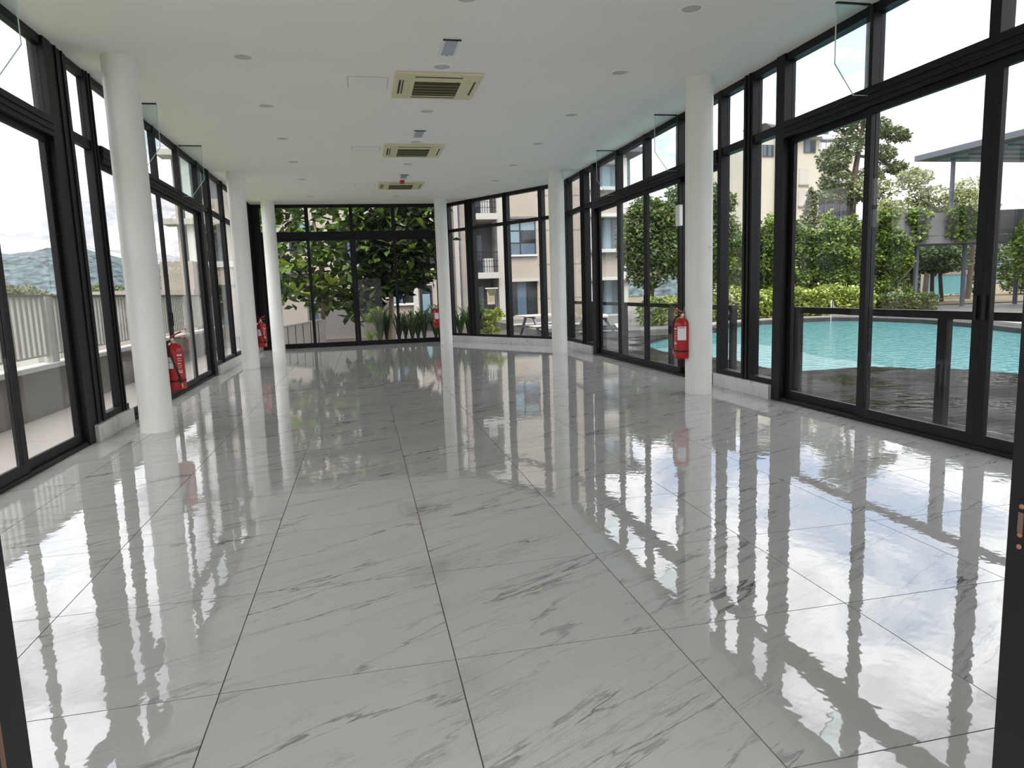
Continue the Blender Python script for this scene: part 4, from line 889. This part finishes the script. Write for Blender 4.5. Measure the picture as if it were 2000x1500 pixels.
leaf_mesh('foliage', np.concatenate([blob((0.40, 19.45, 0.80), (0.14, 0.12, 0.16), 46), blob((0.22, 19.45, 0.62), (0.15, 0.12, 0.10), 36)]), rng.uniform(0.12, 0.2, 82), 'leaf_lime', t, 0.8, 0.8); obj('stem', MB().tube([(0.42, 19.5, -0.14), (0.40, 19.48, 0.75)], 0.018, 6), 'trunk', t)
t = thing('leafy_bush', (3.55, 19.2, -0.12), 'bushy yellow-green plant beside the deck at the canted corner', 'shrub')
P = np.concatenate([blob((3.42, 19.2, 0.28), (0.30, 0.3, 0.42), 300), blob((3.62, 19.2, 0.66), (0.34, 0.3, 0.13), 120)]); leaf_mesh('foliage', P, rng.uniform(0.12, 0.22, len(P)), 'leaf_hedge', t, 0.6, 0.5)
obj('stem', MB().tube([(3.55, 19.2, -0.14), (3.55, 19.2, 0.5)], 0.03, 6), 'trunk', t)

# picnic sets
def picnic(cx, cy, rot, label):
    t = thing('picnic_table', (0, 0, 0), label, 'table', 'picnic tables on the courtyard deck')
    for k in range(4): obj('top_board', MB().box(-0.9, 0.9, -0.36 + 0.182 * k, -0.36 + 0.174 + 0.182 * k, 0.71, 0.75), 'bench_top', t)
    for s in (-1, 1):
        for k in range(2): obj('seat_board', MB().box(-0.9, 0.9, s * 0.72 - 0.14 + 0.145 * k, s * 0.72 - 0.005 + 0.145 * k, 0.42, 0.455), 'bench_top', t)
        for x in (-0.6, 0.6):
            obj('leg', MB().slab([(x, s * 0.75, 0.0), (x, s * 0.67, 0.0), (x, s * 0.20, 0.71), (x, s * 0.28, 0.71)], (0.06, 0, 0)), 'canopy_steel', t)
    for x in (-0.6, 0.6): obj('cross_beam', MB().box(x, x + 0.06, -0.85, 0.85, 0.36, 0.42), 'canopy_steel', t); obj('top_beam', MB().box(x, x + 0.06, -0.34, 0.34, 0.655, 0.71), 'canopy_steel', t)
    t.location = (cx, cy, -0.21); t.rotation_euler = (0, 0, rot)
picnic(5.55, 20.7, 0.25, 'pale-topped picnic table with benches outside the canted corner, nearest the dark ground window')
picnic(6.35, 18.4, 1.25, 'pale-topped picnic table with benches behind the canted corner column')

# apartment blocks round the courtyard
def bwin(t, x0, x1, z0, z1, y, nx, nz, mats, frame='window_dark', depth=0.10):
    f = obj('window', MB().box(x0, x1, y - 0.04, y + 0.02, z0, z1), frame, t)
    for i in range(nx):
        for k in range(nz):
            a = x0 + (x1 - x0) * i / nx; b = x0 + (x1 - x0) * (i + 1) / nx; c = z0 + (z1 - z0) * k / nz; d = z0 + (z1 - z0) * (k + 1) / nz
            obj('pane', MB().box(a + 0.035, b - 0.035, y - 0.055, y - 0.04, c + 0.03, d - 0.03), mats[(i + k * nx) % len(mats)], f)
    return f
def railing(t, x0, x1, y, z, h=0.85, step=0.11):
    r = obj('railing', MB().box(x0, x1, y - 0.02, y + 0.02, z + h, z + h + 0.04), 'black_aluminium', t)
    x = x0
    while x < x1: obj('bar', MB().box(x, x + 0.022, y - 0.012, y + 0.012, z, z + h), 'black_aluminium', r); x += step
    for zz in (0.28, 0.56): obj('bar', MB().box(x0, x1, y - 0.012, y + 0.012, z + h * zz, z + h * zz + 0.02), 'black_aluminium', r)

t = thing('courtyard_block', (5.5, 31, -0.2), 'beige apartment block with a balcony recess and large windows behind the canted corner', 'building')
obj('wall', MB().box(3.25, 4.20, 30, 34, -0.4, 9), 'render_grey', t); obj('wall', MB().box(4.20, 4.80, 30.0, 34, -0.4, 9), 'render_grey', t)
obj('corner_strip', MB().box(4.04, 4.22, 29.9, 30, -0.4, 9), 'render_pale', t); obj('rain_pipe', MB().tube([(4.28, 29.93, -0.2), (4.28, 29.93, 9)], 0.03, 6), 'roof_grey', t)
obj('wall', MB().box(5.95, 6.28, 30, 34, -0.4, 9), 'render_pale', t); obj('wall', MB().box(7.70, 10.1, 30, 34, -0.4, 9), 'render_cream', t)
for z0, z1 in ((-0.4, 0.16), (1.70, 2.84), (4.45, 9.0)): obj('spandrel', MB().box(6.28, 7.70, 30, 34, z0, z1), 'render_cream', t)
obj('recess_wall', MB().box(4.80, 5.95, 31.6, 34, -0.4, 9), 'concrete_dark', t)
obj('window_hood', MB().box(6.24, 7.74, 29.92, 30.0, 4.40, 4.50), 'concrete_dark', t); obj('window_sill', MB().box(6.26, 7.72, 29.88, 30, 2.78, 2.86), 'cap_white', t); obj('window_hood', MB().box(6.24, 7.74, 29.84, 30, 1.68, 1.82), 'render_pale', t)
bwin(t, 6.28, 7.70, 2.84, 4.42, 30.15, 2, 3, ['window_blue', 'window_blue', 'window_pale', 'window_dark', 'window_pale', 'window_pale'])
bwin(t, 6.28, 7.70, 0.16, 1.70, 30.15, 3, 1, ['window_dark', 'window_blue', 'window_dark'])
for z in (4.38, 1.86, 6.9):
    obj('balcony_slab', MB().box(4.80, 5.95, 29.75, 31.6, z, z + 0.26), 'render_pale', t); railing(t, 4.85, 5.92, 29.82, z + 0.26)
for z in (4.64, 2.12, -0.2): bwin(t, 4.95, 5.55, z, z + 1.75, 31.6, 2, 1, ['window_dark', 'window_blue'], 'canopy_steel')
for x, z in ((5.35, 2.12), (5.30, 4.64)):
    u = obj('air_unit', MB().box(x, x + 0.42, 30.2, 30.5, z, z + 0.62), 'unit_white', t, bevel=0.02); obj('fan_grille', MB().lathe([(0, 0), (0.16, 0), (0.16, 0.02), (0, 0.02)], 16, (0, 0, 0)), 'grille_dark', u)
    g = u.children[0]; g.data.transform(Matrix.Rotation(math.radians(90), 4, 'X')); g.data.transform(Matrix.Translation((x + 0.21, 30.2, z + 0.31)))
for k in range(5): obj('wall_joint', MB().box(7.75, 10.1, 29.985, 30.0, 0.9 + 1.5 * k, 0.93 + 1.5 * k), 'render_grey', t)
hp = thing('hoop_stand', (5.35, 28.9, -0.2), 'small hoop stand with a cream board in the balcony recess', 'hoop stand')
obj('board', MB().box(5.20, 5.52, 28.85, 28.9, 0.75, 1.30), 'hoop_board', hp); obj('hoop', MB().tube([(5.08, 28.6, 1.42), (5.62, 28.6, 1.42)], 0.025, 6), 'cap_white', hp)
obj('net', MB().slab([(5.12, 28.6, 1.40), (5.58, 28.6, 1.40), (5.45, 28.6, 1.12), (5.25, 28.6, 1.12)], (0, 0.02, 0)), 'grille_dark', hp); obj('pole', MB().tube([(5.58, 28.9, -0.2), (5.58, 28.9, 1.3)], 0.03, 6), 'roof_grey', hp)

t = thing('balconied_block', (11.2, 30, -0.2), 'cream block with white balcony ledges and grey-blue glazing beside the leafy trees', 'building')
obj('wall', MB().box(10.4, 11.95, 30.6, 36, -0.4, 7.2), 'render_grey', t)
for z0, z1 in ((1.72, 2.92), (4.55, 5.62), (6.75, 7.15)): obj('spandrel', MB().box(10.4, 11.92, 29.9, 30.6, z0, z1), 'render_cream', t)
for z, x1 in ((1.62, 12.25), (2.86, 11.95), (4.42, 12.25), (5.58, 11.95), (-0.08, 11.7)): obj('ledge', MB().box(10.12, x1, 29.6, 30.6, z, z + 0.15), 'cap_white', t)
obj('pier', MB().box(11.75, 11.95, 29.85, 30.6, -0.4, 7.0), 'cap_white', t); obj('pier', MB().box(10.12, 10.42, 29.8, 30.6, -0.4, 7.6), 'cap_white', t)
for z0, z1 in ((0.08, 1.62), (3.02, 4.42), (5.74, 6.75)): bwin(t, 10.45, 11.75, z0, z1, 30.3, 3, 1, ['window_blue', 'window_pale', 'window_blue'], 'canopy_steel')
bwin(t, 11.98, 12.5, 5.5, 7.1, 30.9, 1, 2, ['window_pale'], 'canopy_steel')
obj('roof', MB().box(10.12, 12.7, 29.5, 36, 7.2, 7.42), 'roof_grey', t)

t = thing('garden_block', (0, 28.5, -0.2), 'beige apartment block with small windows behind the fig trees', 'building')
obj('wall', MB().box(-4.4, 3.25, 28, 33, -0.4, 9.5), 'render_cream', t); obj('pilaster', MB().box(2.02, 2.22, 27.85, 28, -0.4, 9.5), 'render_pale', t); obj('bay', MB().box(-2.95, -2.05, 27.2, 28, -0.4, 2.2), 'render_grey', t)
obj('bay_roof', MB().box(-3.3, -1.9, 27.0, 28, 2.2, 2.45), 'concrete_dark', t)
for a in ((-2.02, -1.5, 0.35, 1.7, 1, 2, ['window_blue', 'window_pale']), (1.20, 2.0, 0.95, 2.3, 3, 1, ['window_pale', 'window_blue', 'window_dark']), (-0.9, 0.4, 2.6, 4.1, 3, 1, ['window_dark', 'window_blue']), (2.36, 2.75, 4.35, 5.2, 1, 1, ['window_dark']), (-2.6, -1.8, 3.0, 4.2, 2, 1, ['window_dark', 'window_pale'])): bwin(t, a[0], a[1], a[2], a[3], 28, a[4], a[5], a[6])
d = obj('entrance_door', MB().box(2.28, 2.78, 27.92, 28.02, -0.3, 1.62), 'window_dark', t); obj('door_glass', MB().box(2.38, 2.68, 27.90, 27.92, 0.5, 1.28), 'window_pale', d)
obj('window_sill', MB().box(1.15, 2.02, 27.85, 28, 0.86, 0.95), 'cap_white', t)

t = thing('wing_block', (-5.6, 31, -0.4), 'cream block with projecting concrete ledges seen over the slatted railing', 'building')
obj('wall', MB().box(-6.95, -4.42, 30.6, 36, -6, 8.6), 'render_grey', t); obj('end_wall', MB().box(-7.0, -6.75, 30.0, 36, -6, 8.6), 'render_cream', t)
obj('pier', MB().box(-6.62, -6.18, 29.85, 30.6, -6, 8.6), 'cap_white', t); obj('pier', MB().box(-5.25, -4.7, 29.85, 30.6, -6, 8.6), 'render_cream', t); obj('pier', MB().box(-4.72, -4.42, 29.9, 30.6, -6, 8.6), 'render_pale', t)
for z in (4.32, 6.95): obj('ledge', MB().box(-7.45, -4.42, 29.6, 30.6, z, z + 0.22), 'render_pale', t)
for z0, z1 in ((1.92, 2.72), (4.54, 5.3)): obj('balcony_front', MB().box(-6.2, -4.42, 29.75, 30.6, z0, z1), 'render_cream', t)
obj('ledge', MB().box(-6.65, -4.42, 29.65, 30.6, 2.62, 2.85), 'cap_white', t)
for z0, z1 in ((2.85, 4.32), (5.3, 6.95), (0.3, 1.9)): bwin(t, -6.18, -5.25, z0, z1, 30.6, 2, 3, ['window_dark', 'window_blue', 'canopy_steel'], 'canopy_steel')
bwin(t, -6.95, -6.65, 5.4, 6.8, 30.0, 1, 2, ['window_pale'], 'canopy_steel')
obj('low_annex', MB().box(-7.0, -5.9, 27.0, 29.8, -6, 2.75), 'render_cream', t); obj('annex_parapet', MB().box(-9.6, -5.85, 26.6, 27.0, -6, 1.75), 'render_cream', t)

# ------------------------------------------------------------------ valley, trees, hills
struct('valley_ground', MB().prism([(-900, -300), (-4.2, -300), (-4.2, 20.6), (-6.0, 20.6), (-6.0, 75), (900, 75), (900, 1200), (-900, 1200)], -9.0, -7.0), 'valley')
for k, (az, d, h, w) in enumerate(((-0.435, 66, 3.9, 4.2), (-0.398, 84, 5.2, 5.0), (-0.360, 68, 3.9, 4.2), (-0.325, 88, 4.4, 5.0), (-0.285, 70, 3.0, 4.2), (-0.245, 90, 3.6, 4.5), (-0.475, 86, 4.4, 4.6), (-0.205, 72, 2.6, 4.2))):
    x, y = d * math.sin(az), d * math.cos(az)
    cr = [((x + R.uniform(-1, 1) * w * 0.6, y + R.uniform(-1, 1), -7 + (h + 6) * R.uniform(0.55, 0.9)), (w * 0.4, w * 0.35, 1.5), 700) for q in range(7)]
    tree('valley_tree', (x, y, -7), [([(x, y, -7), (x, y, h * 0.4)], [0.25, 0.1])], cr, 0.42, 'leaf_far', 'rounded olive-green tree in the valley beyond the balcony railing', group='valley trees')
for (x, y, w, l), lb in (((-21.8, 50, 3.2, 3), 'low white-roofed shed in the valley seen between the railing slats'), ((-18.2, 52, 3.0, 3), 'second low white-roofed shed in the valley, nearer the cream block')):
    t = thing('valley_shed', (x, y, -7), lb, 'building')
    obj('wall', MB().box(x - w / 2, x + w / 2, y - l / 2, y + l / 2, -7, 0.35), 'render_pale', t); obj('roof', MB().slab([(x - w / 2 - 0.3, y - l / 2 - 0.3, 0.35), (x + w / 2 + 0.3, y - l / 2 - 0.3, 0.35), (x + w / 2 + 0.3, y, 1.1), (x - w / 2 - 0.3, y, 1.1)], (0, 0, 0.2)), 'white_roof', t)
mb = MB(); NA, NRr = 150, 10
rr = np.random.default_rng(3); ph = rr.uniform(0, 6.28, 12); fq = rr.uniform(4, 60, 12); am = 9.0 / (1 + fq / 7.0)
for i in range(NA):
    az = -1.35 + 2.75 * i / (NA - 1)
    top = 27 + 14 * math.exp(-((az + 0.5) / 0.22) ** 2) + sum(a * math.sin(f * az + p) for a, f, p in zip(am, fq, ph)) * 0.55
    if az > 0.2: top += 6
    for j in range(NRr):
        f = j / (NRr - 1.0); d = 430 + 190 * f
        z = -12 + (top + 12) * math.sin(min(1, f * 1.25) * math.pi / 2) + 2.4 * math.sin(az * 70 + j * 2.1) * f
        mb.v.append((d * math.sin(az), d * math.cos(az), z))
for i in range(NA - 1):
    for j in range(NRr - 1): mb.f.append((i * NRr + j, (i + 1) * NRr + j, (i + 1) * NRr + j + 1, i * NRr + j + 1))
struct('forested_hills', mb, 'hazed_hill_forest', smooth=True)
